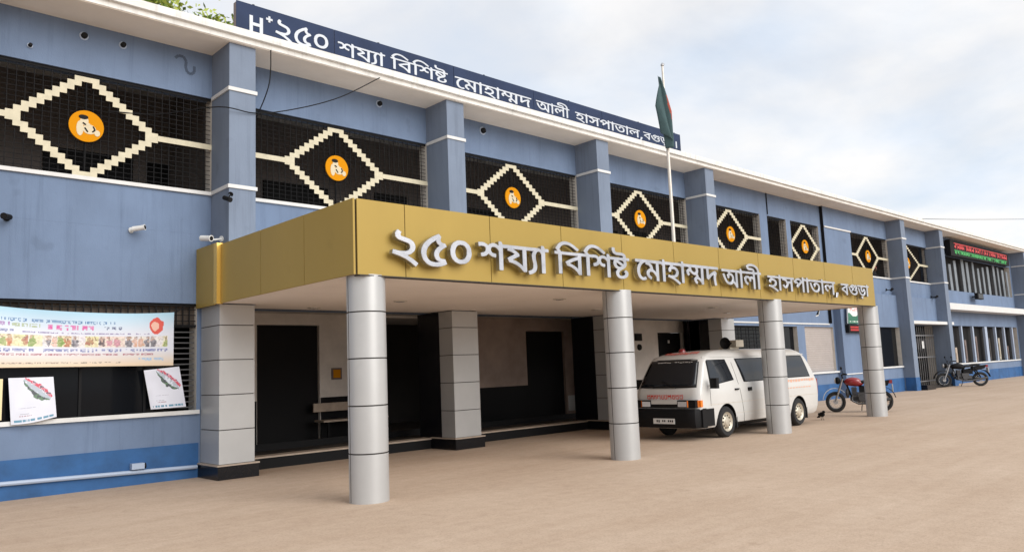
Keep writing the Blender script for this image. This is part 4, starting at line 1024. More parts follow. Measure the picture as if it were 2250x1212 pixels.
# ------------------------------------------------------------------ motorcycles
def make_bike(label, loc, ang, sc, tank_mat, white_rear, lean=0.0):
    b = thing('motorcycle', label, 'motorcycle', loc, 'parked motorcycles', ang)
    b.scale = sc
    b.rotation_euler.x = lean
    W = 1.26
    for x, wr in ((0, .275), (W, .275)):
        q = MB(); q.torus((x, 0, wr), wr - .05, .05, 'Y', 32, 8); wo = q.build('wheel', M['rubber'], b, world=False)
        q = MB(); q.torus((x, 0, wr), wr - .096, .016, 'Y', 32, 6); q.lathe([(.06, -.06), (.06, .06)], (x, 0, wr), 'Y', 14, 0)
        for k in range(14):
            a = 2 * math.pi * k / 14
            q.tube([(x + .05 * math.cos(a), .02 * (-1) ** k, wr + .05 * math.sin(a)), (x + (wr - .09) * math.cos(a + .2), 0, wr + (wr - .09) * math.sin(a + .2))], .004, 4)
        q.build('rim', M['metal'], wo, world=False)
    q = MB()
    for k in range(12):                                      # front mudguard
        a0, a1 = R(40 + 11 * k), R(40 + 11 * (k + 1))
        rr_ = .335
        q.hexa([(rr_ * math.cos(a0), -.06, .30 + rr_ * math.sin(a0)), (rr_ * math.cos(a1), -.06, .30 + rr_ * math.sin(a1)), (rr_ * math.cos(a1), .06, .30 + rr_ * math.sin(a1)), (rr_ * math.cos(a0), .06, .30 + rr_ * math.sin(a0)),
                ((rr_ + .012) * math.cos(a0), -.06, .30 + (rr_ + .012) * math.sin(a0)), ((rr_ + .012) * math.cos(a1), -.06, .30 + (rr_ + .012) * math.sin(a1)), ((rr_ + .012) * math.cos(a1), .06, .30 + (rr_ + .012) * math.sin(a1)), ((rr_ + .012) * math.cos(a0), .06, .30 + (rr_ + .012) * math.sin(a0))])
    q.build('front_mudguard', M['plasticw'] if white_rear else M['black'], b, world=False)
    q = MB()
    for s in (-1, 1): q.tube([(0, s * .085, .30), (.13, s * .085, .62), (.24, s * .07, .90)], [.024, .026, .02], 8)
    q.build('fork', M['metal'], b, world=False)
    q = MB(); q.tube([(.24, -.09, .90), (.22, -.16, .99), (.30, -.34, 1.01)], .013, 6); q.tube([(.24, .09, .90), (.22, .16, .99), (.30, .34, 1.01)], .013, 6); q.tube([(.24, -.09, .90), (.24, .09, .90)], .018, 6)
    for s in (-1, 1): q.tube([(.28, s * .28, 1.01), (.34, s * .40, 1.005)], .02, 6)
    q.build('handlebar', M['black'], b, world=False)
    for s in (-1, 1):
        q = MB(); q.tube([(.26, s * .24, 1.0), (.22, s * .30, 1.14)], .006, 5); q.ball((.22, s * .31, 1.17), .055, 10, 0, .35, 1.1, .75); q.build('rear_view_mirror', M['black'], b, world=False)
    q = MB(); q.ball((.10, 0, .84), .10, 14, 0, .8, 1, 1); q.build('headlight', M['black'], b, world=False)
    q = MB(); q.lathe([(.078, 0), (.07, -.02), (.03, -.032)], (.035, 0, .84), 'X', 16, 0); q.build('headlight_lens', M['lens'], b, world=False)
    q = MB(); q.ball((.50, 0, .80), .19, 16, 0, 1.25, .62, .62); q.ball((.60, 0, .76), .15, 14, 0, 1.3, .7, .6); q.build('fuel_tank', tank_mat, b, world=False)
    q = MB(); q.ball((.86, 0, .79), .13, 14, 0, 1.6, .85, .38); q.ball((1.12, 0, .83), .12, 14, 0, 1.7, .8, .36); q.build('seat', M['rubber'], b, world=False)
    q = MB(); q.tube([(.22, 0, .86), (.34, 0, .72), (.44, 0, .40), (.62, 0, .26), (.84, 0, .30)], .025, 8); q.tube([(.30, 0, .78), (.78, 0, .66), (1.30, 0, .74)], .022, 8); q.tube([(.80, 0, .66), (.84, 0, .32)], .022, 8)
    for s in (-1, 1): q.tube([(.84, s * .07, .32), (W, s * .08, .30)], .018, 6); q.tube([(1.08, s * .09, .70), (W - .02, s * .10, .34)], .026, 8)
    q.build('frame', M['black'], b, world=False)
    q = MB(); q.box(.46, .78, -.10, .10, .26, .44); q.lathe([(.085, -.15), (.10, -.12), (.10, .12), (.085, .15)], (.70, 0, .36), 'Y', 16, 0)
    for k in range(6): q.hexa([(.44 + .0, -.10, .45 + .035 * k), (.60, -.10, .45 + .035 * k), (.60, .10, .45 + .035 * k), (.44, .10, .45 + .035 * k), (.44, -.10, .465 + .035 * k), (.60, -.10, .465 + .035 * k), (.60, .10, .465 + .035 * k), (.44, .10, .465 + .035 * k)])
    q.box(.465, .58, -.07, .07, .445, .66)
    q.box(.40, .95, -.10, .10, .30, .40); q.box(.60, .84, -.14, .14, .40, .52); q.tube([(.62, .10, .46), (1.26, .11, .30)], .05, 8); q.tube([(.62, .10, .28), (1.26, .11, .25)], .03, 8)
    q.ball((.34, 0, .50), .10, 10, 0, .6, 1, 1.3)
    q.build('engine', M['darkmetal'], b, world=False)
    q = MB(); q.box(.66, .98, -.12, .12, .48, .66); q.build('side_cover', M['black'], b, world=False)
    q = MB(); q.tube([(.46, -.13, .44), (.44, -.16, .30), (.60, -.16, .22), (.95, -.17, .24), (1.45, -.17, .33)], [.02, .022, .022, .038, .042], 10); q.build('exhaust', M['darkmetal'], b, world=False)
    q = MB(); q.hexa([(1.0, -.10, .58), (1.42, -.07, .68), (1.42, .07, .68), (1.0, .10, .58), (1.0, -.10, .76), (1.48, -.07, .82), (1.48, .07, .82), (1.0, .10, .76)]); 
    for k in range(6):
        a0, a1 = R(10 + 16 * k), R(10 + 16 * (k + 1)); rr_ = .34
        q.hexa([(W + rr_ * math.cos(a0), -.07, .30 + rr_ * math.sin(a0)), (W + rr_ * math.cos(a1), -.07, .30 + rr_ * math.sin(a1)), (W + rr_ * math.cos(a1), .07, .30 + rr_ * math.sin(a1)), (W + rr_ * math.cos(a0), .07, .30 + rr_ * math.sin(a0)),
                (W + .352 * math.cos(a0), -.07, .30 + .352 * math.sin(a0)), (W + .352 * math.cos(a1), -.07, .30 + .352 * math.sin(a1)), (W + .352 * math.cos(a1), .07, .30 + .352 * math.sin(a1)), (W + .352 * math.cos(a0), .07, .30 + .352 * math.sin(a0))])
    q.build('rear_mudguard', M['black'], b, world=False)
    q = MB(); q.box(1.45, 1.54, -.07, .07, .73, .82); q.build('tail_light', M['red'], b, world=False)
    q = MB(); q.box(1.53, 1.545, -.11, .11, .52, .71); q.build('number_plate', M['plasticw'], b, world=False)
    q = MB(); q.tube([(.72, .12, .24), (.70, .34, .012)], .012, 6); q.build('side_stand', M['black'], b, world=False)
    return b
make_bike('red and black motorcycle with white front mudguard parked beside the last round column', (23.34, -3.42, 0), math.atan2(-1.40, .70), (1.03, 1.12, 1.12), M['red'], True)
make_bike('all black motorcycle parked by the far entrance gate', (41.05, -.72, 0), math.atan2(-1.42, 1.12), (1.30, 1.25, 1.22), M['black'], False)

# ------------------------------------------------------------------ cameras and lamps on the walls
def cctv(label, p, d, m, mount=(0, 0, 0.0), s=1.0, nm='security_camera', cat='camera', grp='security cameras on the wall'):
    """bullet camera at p looking along d, bracket back to the wall"""
    t = thing(nm, label, cat, p, grp)
    d = Vector(d).normalized(); P = Vector(p)
    q = MB(); q.tube([P - d * .10 * s, P - d * .09 * s, P + d * .09 * s, P + d * .12 * s], [.03 * s, .045 * s, .045 * s, .052 * s], 12); q.build('housing', m, t)
    q = MB(); q.tube([P + d * .121 * s, P + d * .124 * s], .038 * s, 12); q.build('lens', M['black'], t)
    q = MB(); w_ = Vector(p) + Vector(mount); q.tube([P - d * .04 * s, (P + w_) / 2 + Vector((0, 0, -.02)), w_], .016 * s, 6)
    q.tube([w_, w_ + (P - w_).normalized() * .015], .05 * s, 12); q.build('bracket', m, t)
    return t
cctv('white bullet camera beside the blank wall above the poster window', (4.38, -.15, 4.33), (.75, -.65, .12), M['plasticw'], (-.07, .15, -.02))
cctv('white bullet camera on the pillar corner above the canopy', (5.36, -.62, 4.17), (.4, -.9, -.12), M['plasticw'], (.33, .1, .03), 1.1)
cctv('black camera at the left edge of the photo on the blank blue wall', (2.46, -.14, 4.33), (-.5, -.8, -.1), M['black'], (.02, .14, 0))
cctv('small black camera on the first pilaster under its lower white band', (5.62, -.90, 4.86), (.2, -.9, -.35), M['black'], (.12, .11, .12), .9)
cctv('tiny dark camera on the spandrel before the fifth pilaster', (36.3, -.5, 4.55), (-.8, -.5, .1), M['black'], (.35, .38, .05), 1.2)
cctv('tiny dark camera above the far entrance gate sunshade', (41.9, -.5, 4.42), (-.8, -.5, .1), M['black'], (.35, .38, .05), 1.2)
def lamp(label, x, z, r=.07, grp='round black wall lamps'):
    t = thing('wall_lamp_or_spot', label, 'lamp', (x, -.001, z), grp)
    q = MB(); q.lathe([(r * 1.5, -.002), (r * 1.45, -.012)], (x, 0, z), 'Y', 18, 0); q.build('wall_plate', M['pipe'], t)
    q = MB(); q.lathe([(r, -.0125), (r, -.06), (r * .7, -.075)], (x, 0, z), 'Y', 16, 0); q.build('lamp_or_spot_head', M['black'], t)
lamp('round black wall lamp high above the third grilled window', 12.52, 7.61)
lamp('round black wall lamp high above the second grilled window', 9.46, 7.66, .055)
lamp('small dark wall spot above the left end of the first grilled window', 3.50, 7.60, .05)  # this and the next two: wall bolt holes and stains built in lamp form
lamp('small dark wall spot nearest the curled mark above the first grilled window', 4.12, 7.60, .045)
lamp('small dark wall spot at far left above the first grilled window', 2.71, 7.22, .03)
t = thing('outlet_box', 'grey outlet fitting sitting on the pipe along the blue plinth', 'pipe fitting', (4.45, -.06, .29))
q = MB(); q.box(4.36, 4.56, -.13, -.02, .265, .36); q.build('housing', M['pipe'], t)
q = MB(); q.lathe([(.045, 0), (.05, .02)], (4.57, -.08, .31), 'X', 12, 0); q.build('cap', M['black'], t)
t = thing('floodlight', 'black floodlight fixed under the far upper windows', 'lamp', (49.0, -.25, 4.75))
q = MB(); q.box(48.75, 49.75, -.42, -.25, 4.55, 4.9); q.build('housing', M['black'], t)
q = MB(); q.box(48.85, 49.65, -.432, -.421, 4.6, 4.85); q.build('lens', M['glass'], t)
q = MB(); q.box(49.2, 49.3, -.25, -.001, 4.7, 4.76); q.build('bracket', M['black'], t)

# ------------------------------------------------------------------ printed things
PR = attr_mat('printed_vinyl', .45)
rb = random.Random(41)
TXT = {}
def text_row(key, u, n, dens=.75):
    """pseudo lettering: irregular dashes, same for a given row"""
    if key not in TXT:
        r = random.Random(key); TXT[key] = [(r.random() < dens, r.random()) for _ in range(int(n * 1.7))]
    return TXT[key][min(len(TXT[key]) - 1, int(u * len(TXT[key])))]
def vnoise(x, y, seed=0):
    def h(i, j):
        n = (i * 374761393 + j * 668265263 + seed * 974711) & 0xffffffff
        n = ((n ^ (n >> 13)) * 1274126177) & 0xffffffff
        return ((n ^ (n >> 16)) & 0xffff) / 65535.0
    i, j = math.floor(x), math.floor(y); f, g_ = x - i, y - j
    f = f * f * (3 - 2 * f); g_ = g_ * g_ * (3 - 2 * g_)
    return (h(i, j) * (1 - f) + h(i + 1, j) * f) * (1 - g_) + (h(i, j + 1) * (1 - f) + h(i + 1, j + 1) * f) * g_
def banner_print(u, v):
    top = (.36, .58, .72); mid = (.66, .68, .76); low = (.70, .56, .40)
    if v > .6:
        t = (v - .6) / .4; c = tuple(a + (b - a) * t for a, b in zip(mid, top))
    else:
        t = max(0, min(1, (.30 - v) / .28)); c = tuple(a + (b - a) * t for a, b in zip(mid, low))
    if .36 < v < .56 and u < .97:                                       # row of little photographs
        k = int(u * 17); r = random.Random(k * 7 + 1)
        pal = [((.70, .62, .40), (.16, .28, .06), (.40, .12, .06)), ((.72, .56, .55), (.50, .20, .28), (.06, .05, .06)), ((.62, .60, .30), (.35, .12, .10), (.75, .66, .45)), ((.70, .66, .72), (.62, .36, .24), (.10, .10, .12))][r.randrange(4)]
        fu, fv = u * 17 - k + .30 * (vnoise(u * 90, v * 26, 3) - .5), (v - .36) / .20 + .5 * (vnoise(u * 80, v * 24, 4) - .5)                              # each picture: soft ground, one or two figures with dark heads
        c2 = tuple(a + (b - a) * vnoise(u * 40, v * 12, k) for a, b in zip(pal[0], (.66, .62, .50)))
        for q in range(2 if k % 3 else 1):
            cx, cy = .22 + .5 * q + .2 * r.random(), .34 + .12 * r.random()
            if ((fu - cx) / .24) ** 2 + ((fv - cy + .05) / .46) ** 2 < 1: c2 = pal[1 + (q + k) % 2]
            if ((fu - cx) / .13) ** 2 + ((fv - cy - .40) / .17) ** 2 < 1: c2 = (.14, .09, .08) if fv > cy + .46 else (.40, .27, .20)
        if fu < .04: c2 = (.6, .6, .62)
        m_ = vnoise(u * 130, v * 40, 78); c2 = tuple(a * (.55 + .45 * m_) + b * (.45 - .45 * m_) for a, b in zip(c2, pal[0]))
        t = .75 + .5 * vnoise(u * 170, v * 56, 77)
        return tuple(min(.75, x * t) for x in c2)
    ex, ey = (u - .915) / .034, (v - .76) / .15
    ex += .35 * (vnoise(u * 60, v * 14, 5) - .5); ey += .35 * (vnoise(u * 50, v * 16, 6) - .5)
    if ex * ex + ey * ey < 1:
        return (.62, .08, .06) if (ex * 1.2 + .2) ** 2 + (ey * 1.3 + .1) ** 2 > .45 else (.75, .45, .36)
    for v0, v1, col, a, b, n, key in ((.775, .83, (.03, .14, .34), .12, .72, 70, 1), (.69, .76, (.30, .10, .34), .0, .28, 26, 2), (.69, .75, (.28, .34, .10), .29, .40, 12, 3), (.66, .75, (.60, .06, .30), .43, .63, 17, 4), (.68, .74, (.04, .06, .16), .67, .75, 9, 5),
                                      (.60, .64, (.08, .10, .28), .0, .30, 34, 6), (.59, .625, (.16, .12, .30), .33, .88, 64, 7), (.265, .325, (.10, .13, .36), .0, .97, 80, 8), (.20, .235, (.34, .10, .14), .0, .9, 90, 9), (.06, .085, (.14, .12, .10), .18, .75, 60, 10), (.10, .16, (.28, .48, .72), .83, .95, 9, 11), (.46, .50, (.12, .12, .2), .90, .97, 8, 12)):
        if v0 < v < v1 and a < u < b:
            on, h = text_row(key, (u - a) / (b - a), n)
            t = (v - v0) / (v1 - v0)
            if on and (t > .76 or (h < .42 and t > .1) or (.42 < h < .62 and .3 < t) or (h > .75 and t < .5)) or (t > .78 and on):
                k = .55 * vnoise(u * 150, v * 70, key); return tuple(x + (y - x) * k for x, y in zip(col, c))
    return c
tag(print_sheet('hanging_banner', [(1.6, -.075, 2.01), (5.02, -.075, 1.97), (5.03, -.075, 2.90), (1.6, -.075, 3.05)], 260, 84, banner_print, PR,
                sag=lambda u, v: (0, -.02 - .025 * math.sin(u * 9 + v * 3) * v, -(.10 * v * (1 - (2 * max(0, min(1, (u - .0))) - 1) ** 2)))),
    'wide printed banner with photo strip and red emblem tied across the ground floor window', 'banner')
def poster_print(seed):
    def fn(u, v):
        c = tuple(x * (.94 + .1 * vnoise(u * 5, v * 5, seed)) for x in (.64, .655, .735))
        s = ((u - .36) * .54 - (v - .95) * .47) / .716; w_ = ((u - .36) * .47 + (v - .95) * .54) / .716
        hw = .05 + .10 * math.sin(max(0, min(1, s / .72)) * 3.0) + .07 * (vnoise(u * 13, v * 13, seed + 20) - .5)
        if -.02 < s < .72 and -hw * 1.15 < w_ < hw * .75 + .03 * vnoise(u * 20, v * 20, seed):
            k = .6 * vnoise(u * 16, v * 18, seed) + .4 * vnoise(u * 36, v * 40, seed + 3); t = w_ / hw
            if t > .30: return (.55, .06, .10) if k > .5 else ((.10, .07, .10) if k < .38 else (.62, .34, .42))
            if t > -.55: return (.40, .45, .52) if k > .42 else (.62, .66, .74)
            return (.09, .17, .10) if k > .45 else (.05, .06, .07)
        for v0, v1, x0, x1, key, n, col in ((.035, .085, .06, .93, 31 + seed, 28, (.10, .25, .36)), (.155, .17, .18, .45, 51 + seed, 14, (.4, .3, .34)), (.20, .215, .18, .40, 61 + seed, 12, (.34, .34, .4)), (.32, .335, .18, .55, 71 + seed, 16, (.4, .4, .48))):
            if v0 < v < v1 and x0 < u < x1 and text_row(key, (u - x0) / (x1 - x0), n)[0]: return col
        return c
    return fn
tag(print_sheet('wall_poster', [(2.62, -.10, 1.13), (3.23, -.12, 1.20), (3.18, -.07, 1.84), (2.57, -.07, 1.84)], 60, 80, poster_print(0), PR, sag=lambda u, v: (0, -.03 * math.sin(u * 3) * (1 - v), -.015 * math.sin(u * 4) * (1 - v))),
    'white poster with a dark slanting picture hanging upright over the sill under the banner', 'poster', 'posters on the ground floor window')
tag(print_sheet('wall_poster', [(4.66, -.09, 1.235), (5.24, -.11, 1.25), (5.13, -.07, 1.95), (4.54, -.07, 1.90)], 60, 80, poster_print(3), PR, sag=lambda u, v: (0, -.03 * math.sin(u * 3) * (1 - v), 0)),
    'smaller white poster tilted to the left of the first clad pillar', 'poster', 'posters on the ground floor window')
tag(print_sheet('wall_poster', [(2.25, -.07, 1.21), (2.50, -.07, 1.21), (2.50, -.07, 1.83), (2.25, -.07, 1.83)], 8, 12, lambda u, v: (.74, .62, .36), PR),
    'cream yellow sheet cut by the left edge of the photo', 'poster', 'posters on the ground floor window')
# green and white sign with red display under it
def green_print(u, v):
    if v < .42:
        if .08 < v < .16 and .1 < u < .9 and text_row(91, (u - .1) / .8, 9)[0]: return (.6, .7, .62)
        return (.012, .13, .075)
    if v < .60 and abs(u - .5) > (v - .30) * 1.3: return (.02, .16, .09)
    for v0, v1, key in ((.70, .77, 92), (.80, .86, 93), (.89, .94, 94)):
        if v0 < v < v1 and .15 < u < .85 and text_row(key, u, 12)[0]: return (.62, .22, .22)
    return (.74, .76, .75)
tag(print_sheet('wall_sign', [(31.55, -.47, 2.98), (32.85, -.47, 2.98), (32.75, -.47, 3.72), (31.65, -.47, 3.72)], 26, 34, green_print, PR, thick=.05),
    'small green and white wall sign on the blue pier beside the roller shutter', 'sign')
led = thing('led_display', 'small red lit display panel under the green and white wall sign', 'display', (32.3, -.45, 2.62))
q = MB(); q.box(31.6, 33.0, -.46, -.31, 2.62, 2.94); q.build('housing', M['black'], led)
q = MB(); rr = random.Random(9)
for row in range(2):
    x = 31.75
    while x < 32.85:
        wd = rr.uniform(.04, .1); q.box(x, x + wd, -.466, -.461, 2.69 + .11 * row, 2.76 + .11 * row); x += wd + .025
q.build('lit_text', emis('red_led', (1.0, .03, .03), 0.75), led)
bl = thing('led_board', 'black electronic board with lines of red and green letters above the far louvred windows', 'display', (50.8, -.3, 6.75))
def P_(x, z, y): return (x, y, z)
q = MB(); q.hexa([(45.25, -.36, 6.78), (55.9, -.36, 6.86), (55.9, -.10, 6.86), (45.25, -.10, 6.78), (45.25, -.36, 7.64), (55.9, -.36, 7.60), (55.9, -.10, 7.60), (45.25, -.10, 7.64)]); q.build('housing', M['black'], bl)
q = MB(); q.box(45.6, 45.68, -.1, -.001, 6.9, 7.5); q.box(55.4, 55.48, -.1, -.001, 6.95, 7.5); q.build('bracket', M['black'], bl)
rr = random.Random(12)
for nm, zr, e in (('red_text', (7.20, 7.50), emis('red_led_line', (1, .03, .03), .75)), ('green_text', (6.90, 7.12), emis('green_led_line', (.02, .75, .10), .55))):
    q = MB(); q.box(45.85, 55.45, -.3635, -.361, zr[1] - .03, zr[1] + .005)           # the head line joins the letters
    x = 45.9; zh = zr[1] - .03
    while x < 55.2:
        wd = rr.uniform(.16, .34)
        q.box(x + wd * .7, x + wd * .92, -.368, -.361, zr[0], zh - .001)
        if rr.random() > .3: q.box(x + .02, x + wd * .69, -.367, -.361, zr[0] + rr.uniform(.03, .07), zr[0] + .16)
        if rr.random() > .5: q.box(x + .02, x + wd * .3, -.3665, -.361, zr[0] + .161, zh - .001)
        x += wd + (.12 if rr.random() > .8 else .04)
    q.build(nm, e, bl)
# notices inside the lobby and a scrap on the wall
q = MB(); q.box(9.92, 10.20, 2.97, 2.995, 1.60, 1.88, 0); q.box(9.96, 10.16, 2.966, 2.9695, 1.64, 1.84, 1)
tag(q.build('wall_notice', [M['brownedge'], M['orange']], None), 'small brown framed notice on the pale lobby wall right of the dark door', 'notice', 'things fixed to the lobby wall')
q = MB(); q.box(19.30, 19.62, .85, .897, 2.40, 2.62)
q.box(19.34, 19.58, .845, .8495, 2.44, 2.58, 1)
tag(q.build('meter_box', [M['black'], M['dado']], None), 'square black box on the lobby wall above the van windscreen', 'meter box', 'things fixed to the lobby wall')
q = MB(); q.lathe([(.09, .85), (.10, .897)], (19.5, 0, 2.20), 'Y', 14)
tag(q.build('switch_box', M['black'], None), 'round black fitting below the square box on the lobby wall', 'fitting', 'things fixed to the lobby wall')
q = MB(); q.prism([(29.70, 3.26), (29.95, 3.30), (30.12, 3.66), (30.02, 3.36), (29.72, 3.30)], -.012, -.004, 'Y')
tag(q.build('paper_scrap', M['white'], None), 'white torn scrap stuck on the blue wall above the roller shutter', 'paper scrap')
q = MB()
for a, b, c, m in ((2.86, 2.4, 1, 0), (2.4, 1.9, 1, 1), (1.9, 1.72, 1, 2)): q.box(34.15, 34.75, -.335, -.325, b + .002, a - .1, m)
tag(q.build('window_poster', [mat('poster_blue', (.05, .22, .62), .5), mat('poster_yellow', (.75, .55, .05), .5), M['navyband']], None), 'blue and yellow poster strip beside the last round column', 'poster')

# bench in the lobby
t = thing('lobby_bench', 'long dark bench standing against the lobby wall behind the first columns', 'bench', (10.2, 2.5, .2))
q = MB(); q.box(9.3, 11.1, 2.3, 2.75, .62, .66); q.build('seat', M['step'], t)
q = MB(); q.box(9.3, 11.1, 2.76, 2.80, .85, 1.05); q.build('backrest', M['step'], t)
for x in (9.45, 10.95):
    for y in (2.36, 2.68): q = MB(); q.box(x, x + .05, y, y + .05, .2, .62); q.build('leg', M['black'], t)

# ------------------------------------------------------------------ cables
def cable(label, pts, r=.012, name='hanging_cable', grp='black cables slung over the facade'):
    P = [Vector(p) for p in pts]; out = []
    for a, b, c, d in zip([P[0]] + P[:-2], P[:-1], P[1:], P[2:] + [P[-1]]):
        for k in range(6):
            t = k / 6; out.append(.5 * ((2 * b) + (c - a) * t + (2 * a - 5 * b + 4 * c - d) * t * t + (3 * b - a - 3 * c + d) * t ** 3))
    out.append(P[-1])
    q = MB(); q.tube(out, r, 5); o = q.build(name, M['black'], None)
    return tag(o, label, 'cable', grp)
cable('thin cable drooping from the eave to the first pilaster', [(8.9, -.885, 7.86), (7.96, -.86, 7.24), (7.0, -.86, 6.80), (6.2, -.82, 6.56), (5.5, -.81, 6.54), (4.7, -.05, 6.45), (3.9, -.03, 6.35)], .011)
cable('thin cable hanging straight down from the eave right of the first pilaster', [(6.47, -.87, 7.86), (6.45, -.85, 7.2), (6.40, -.5, 6.7), (6.34, -.06, 6.3), (6.34, -.04, 5.2)], .011)
cable('single power line crossing the sky beyond the far end of the roof', [(56, 9, 11.6), (75, 8, 13.25), (95, 7, 15.2)], .02, 'power_line')
# strings holding the banner
cable('string tying the top corner of the banner to the window head', [(5.03, -.09, 2.89), (5.2, -.05, 2.98), (5.4, -.02, 3.05)], .006, 'banner_string', 'strings tying the banner')

# ------------------------------------------------------------------ crow on the ground
t = MB()
c = Vector((20.4, -4.36, 0))
t.ball((0, 0, .17), .085, 12, 0, 1.5, .85, .9); t.ball((-.12, 0, .25), .05, 10, 0, 1.1, .9, 1)
t.tube([(-.16, 0, .25), (-.23, 0, .235)], [.018, .004], 6)
t.hexa([(.10, -.03, .13), (.26, -.045, .05), (.26, .045, .05), (.10, .03, .13), (.10, -.03, .18), (.27, -.045, .07), (.27, .045, .07), (.10, .03, .18)])
for s in (-1, 1):
    t.tube([(.0, s * .03, .10), (.02, s * .03, .05), (.0, s * .03, .005)], .008, 5); t.tube([(.03, s * .03, .006), (-.05, s * .04, .006)], .006, 5)
    t.ball((.04, s * .06, .17), .075, 10, 0, 1.5, .3, .7)
ca, sa = math.cos(.9), math.sin(.9)
t.v = [((x * ca - y * sa) * .85 + c.x, (x * sa + y * ca) * .85 + c.y, z * .85 + .002) for x, y, z in t.v]
tag(t.build('crow', M['black'], None), 'small black crow standing on the forecourt between the van and the motorcycle', 'bird')

# ------------------------------------------------------------------ person at the upper window
def make_person():
    me = bpy.data.meshes.new('person')
    P = [(0, 0, .92, .15, .11), (0, -.03, 1.10, .14, .10), (0, -.10, 1.30, .17, .11), (0, -.15, 1.42, .10, .08), (0, -.18, 1.49, .055, .055), (0, -.21, 1.57, .085, .095), (0, -.22, 1.66, .082, .09), (0, -.21, 1.71, .05, .05),
         (-.17, -.12, 1.38, .06, .06), (-.25, -.22, 1.14, .045, .045), (-.10, -.36, 1.00, .035, .035), (-.04, -.40, .99, .03, .02),
         (.17, -.12, 1.38, .06, .06), (.25, -.22, 1.14, .045, .045), (.10, -.36, 1.00, .035, .035), (.04, -.40, .99, .03, .02),
         (-.09, 0, .82, .09, .09), (-.10, .02, .46, .06, .065), (-.10, .05, .08, .04, .04), (-.11, -.08, .04, .035, .03),
         (.09, 0, .82, .09, .09), (.10, .02, .46, .06, .065), (.10, .05, .08, .04, .04), (.11, -.08, .04, .035, .03)]
    E = [(0, 1), (1, 2), (2, 3), (3, 4), (4, 5), (5, 6), (6, 7), (2, 8), (8, 9), (9, 10), (10, 11), (2, 12), (12, 13), (13, 14), (14, 15), (0, 16), (16, 17), (17, 18), (18, 19), (0, 20), (20, 21), (21, 22), (22, 23)]
    me.from_pydata([p[:3] for p in P], E, [])
    o = bpy.data.objects.new('person', me); COL.objects.link(o)
    o.modifiers.new('k', 'SKIN'); sv = me.skin_vertices[0].data
    for s, p in zip(sv, P): s.radius = (p[3], p[4])
    sv[0].use_root = True
    ss = o.modifiers.new('s', 'SUBSURF'); ss.levels = 2; ss.render_levels = 2
    bpy.context.view_layer.update()
    m2 = bpy.data.meshes.new_from_object(o.evaluated_get(bpy.context.evaluated_depsgraph_get()))
    o.modifiers.clear(); o.data = m2; m2.name = 'person'
    skin = mat('brown_skin', (.16, .085, .055), .6); top = mat('dark_shirt', (.02, .02, .025), .9); trou = mat('grey_trousers', (.06, .06, .07), .9)
    for q in (skin, top, trou): m2.materials.append(q)
    for f in m2.polygons:
        z = f.center.z; f.use_smooth = True
        f.material_index = 0 if (z > 1.47 or f.center.y < -.30 and z < 1.2) else (1 if z > .95 else 2)
    o.location = (36.35, .33, 4.2); o.scale = (.86, .86, .86)
    hair = MB(); hair.ball((36.35, .33 - .86 * .195, 4.2 + .86 * 1.675), .10, 14, 0, 1.05, 1.05, 1.0); 
    ho = hair.build('head_scarf', mat('red_cloth', (.32, .03, .03), .9), None)
    mwi = ho.matrix_world.copy()
    ho.parent = o; ho.location = ((ho.location.x - o.location.x) / .86, (ho.location.y - o.location.y) / .86 + .03, (ho.location.z - o.location.z) / .86 + .0); ho.scale = (1 / .86,) * 3
    return tag(o, 'person in dark top and red head cloth leaning at an upper window', 'person')
make_person()

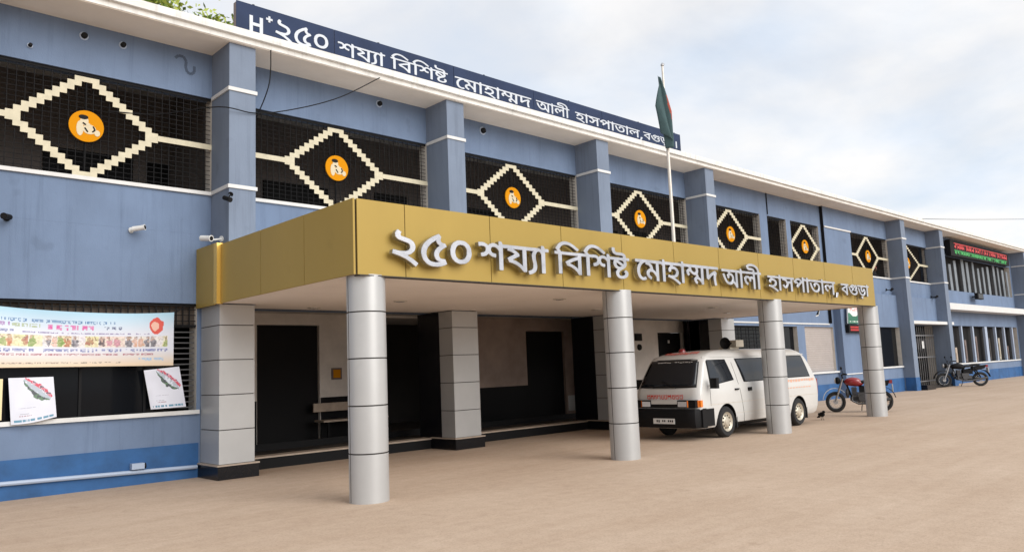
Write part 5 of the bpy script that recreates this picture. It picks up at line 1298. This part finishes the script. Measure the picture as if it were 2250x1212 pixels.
# ------------------------------------------------------------------ trees behind the roof
def make_tree(label, base, trunk_h, crown, nl, seed, leaf=.17):
    r = random.Random(seed)
    t = thing('leafy_tree', label, 'tree', base, 'trees behind the roof')
    q = MB(); b = Vector(base)
    q.tube([b, b + Vector((.15, 0, trunk_h * .5)), b + Vector((0, .1, trunk_h))], [.38, .28, .20], 10)
    top = b + Vector((0, .1, trunk_h))
    tips = []
    for cx, cy, cz, cr in crown:
        e = Vector((cx, cy, cz)); m_ = (top + e) / 2 + Vector((r.uniform(-.3, .3), r.uniform(-.3, .3), .3))
        q.tube([top - Vector((0, 0, .4)), m_, e], [.13, .08, .03], 7); tips.append((e, cr))
        for k in range(4):
            d = Vector((r.gauss(0, 1), r.gauss(0, 1), r.gauss(.3, 1))).normalized() * cr * .8
            q.tube([m_.lerp(e, .5), e + d], [.04, .01], 5)
    q.build('trunk', M['bark'], t)
    l = MB()
    for e, cr in tips:
        subs = [e + Vector((r.gauss(0, 1), r.gauss(0, 1), r.gauss(0, .75))).normalized() * cr * r.uniform(.35, 1.0) for _ in range(int(14 * cr))]
        for k in range(int(nl * 1.35 * cr * cr)):
            s = r.choice(subs); p = s + Vector((r.gauss(0, .30), r.gauss(0, .30), r.gauss(0, .22)))
            n = Vector((r.gauss(0, 1), r.gauss(0, 1), r.gauss(.6, 1))).normalized(); a = n.orthogonal().normalized(); a.rotate(Matrix.Rotation(r.uniform(0, 6.28), 3, n)); c = n.cross(a)
            w_ = leaf * r.uniform(.5, 1.0)
            l.quad([p - a * w_, p + c * w_ * .42 + n * .02, p + a * w_, p - c * w_ * .42 - n * .02], 0 if r.random() < .68 else 1)
    l.build('crown', [M['leafa'], M['leafb']], t, fix=False)
    return t
make_tree('tall yellow green tree showing above the left end of the roof', (6.6, 13.5, 0), 10.5, [(5.6, 13, 15.6, 1.5), (7.4, 13.2, 14.9, 1.2), (8.7, 12.8, 14.7, 1.0), (6.2, 14, 17.2, 1.7), (4.2, 13.6, 16.8, 1.6), (7.9, 13.9, 16.0, .9), (9.2, 13.2, 14.5, .65)], 620, 3)
make_tree('smaller leafy treetop peeping over the eave just left of the roof sign', (11.2, 13.4, 0), 10.8, [(11.45, 13, 14.7, .7), (10.5, 13, 14.35, .6), (12.2, 13.2, 14.3, .7), (11.8, 13.2, 14.0, .9), (10.9, 13.4, 13.8, .9)], 620, 8)
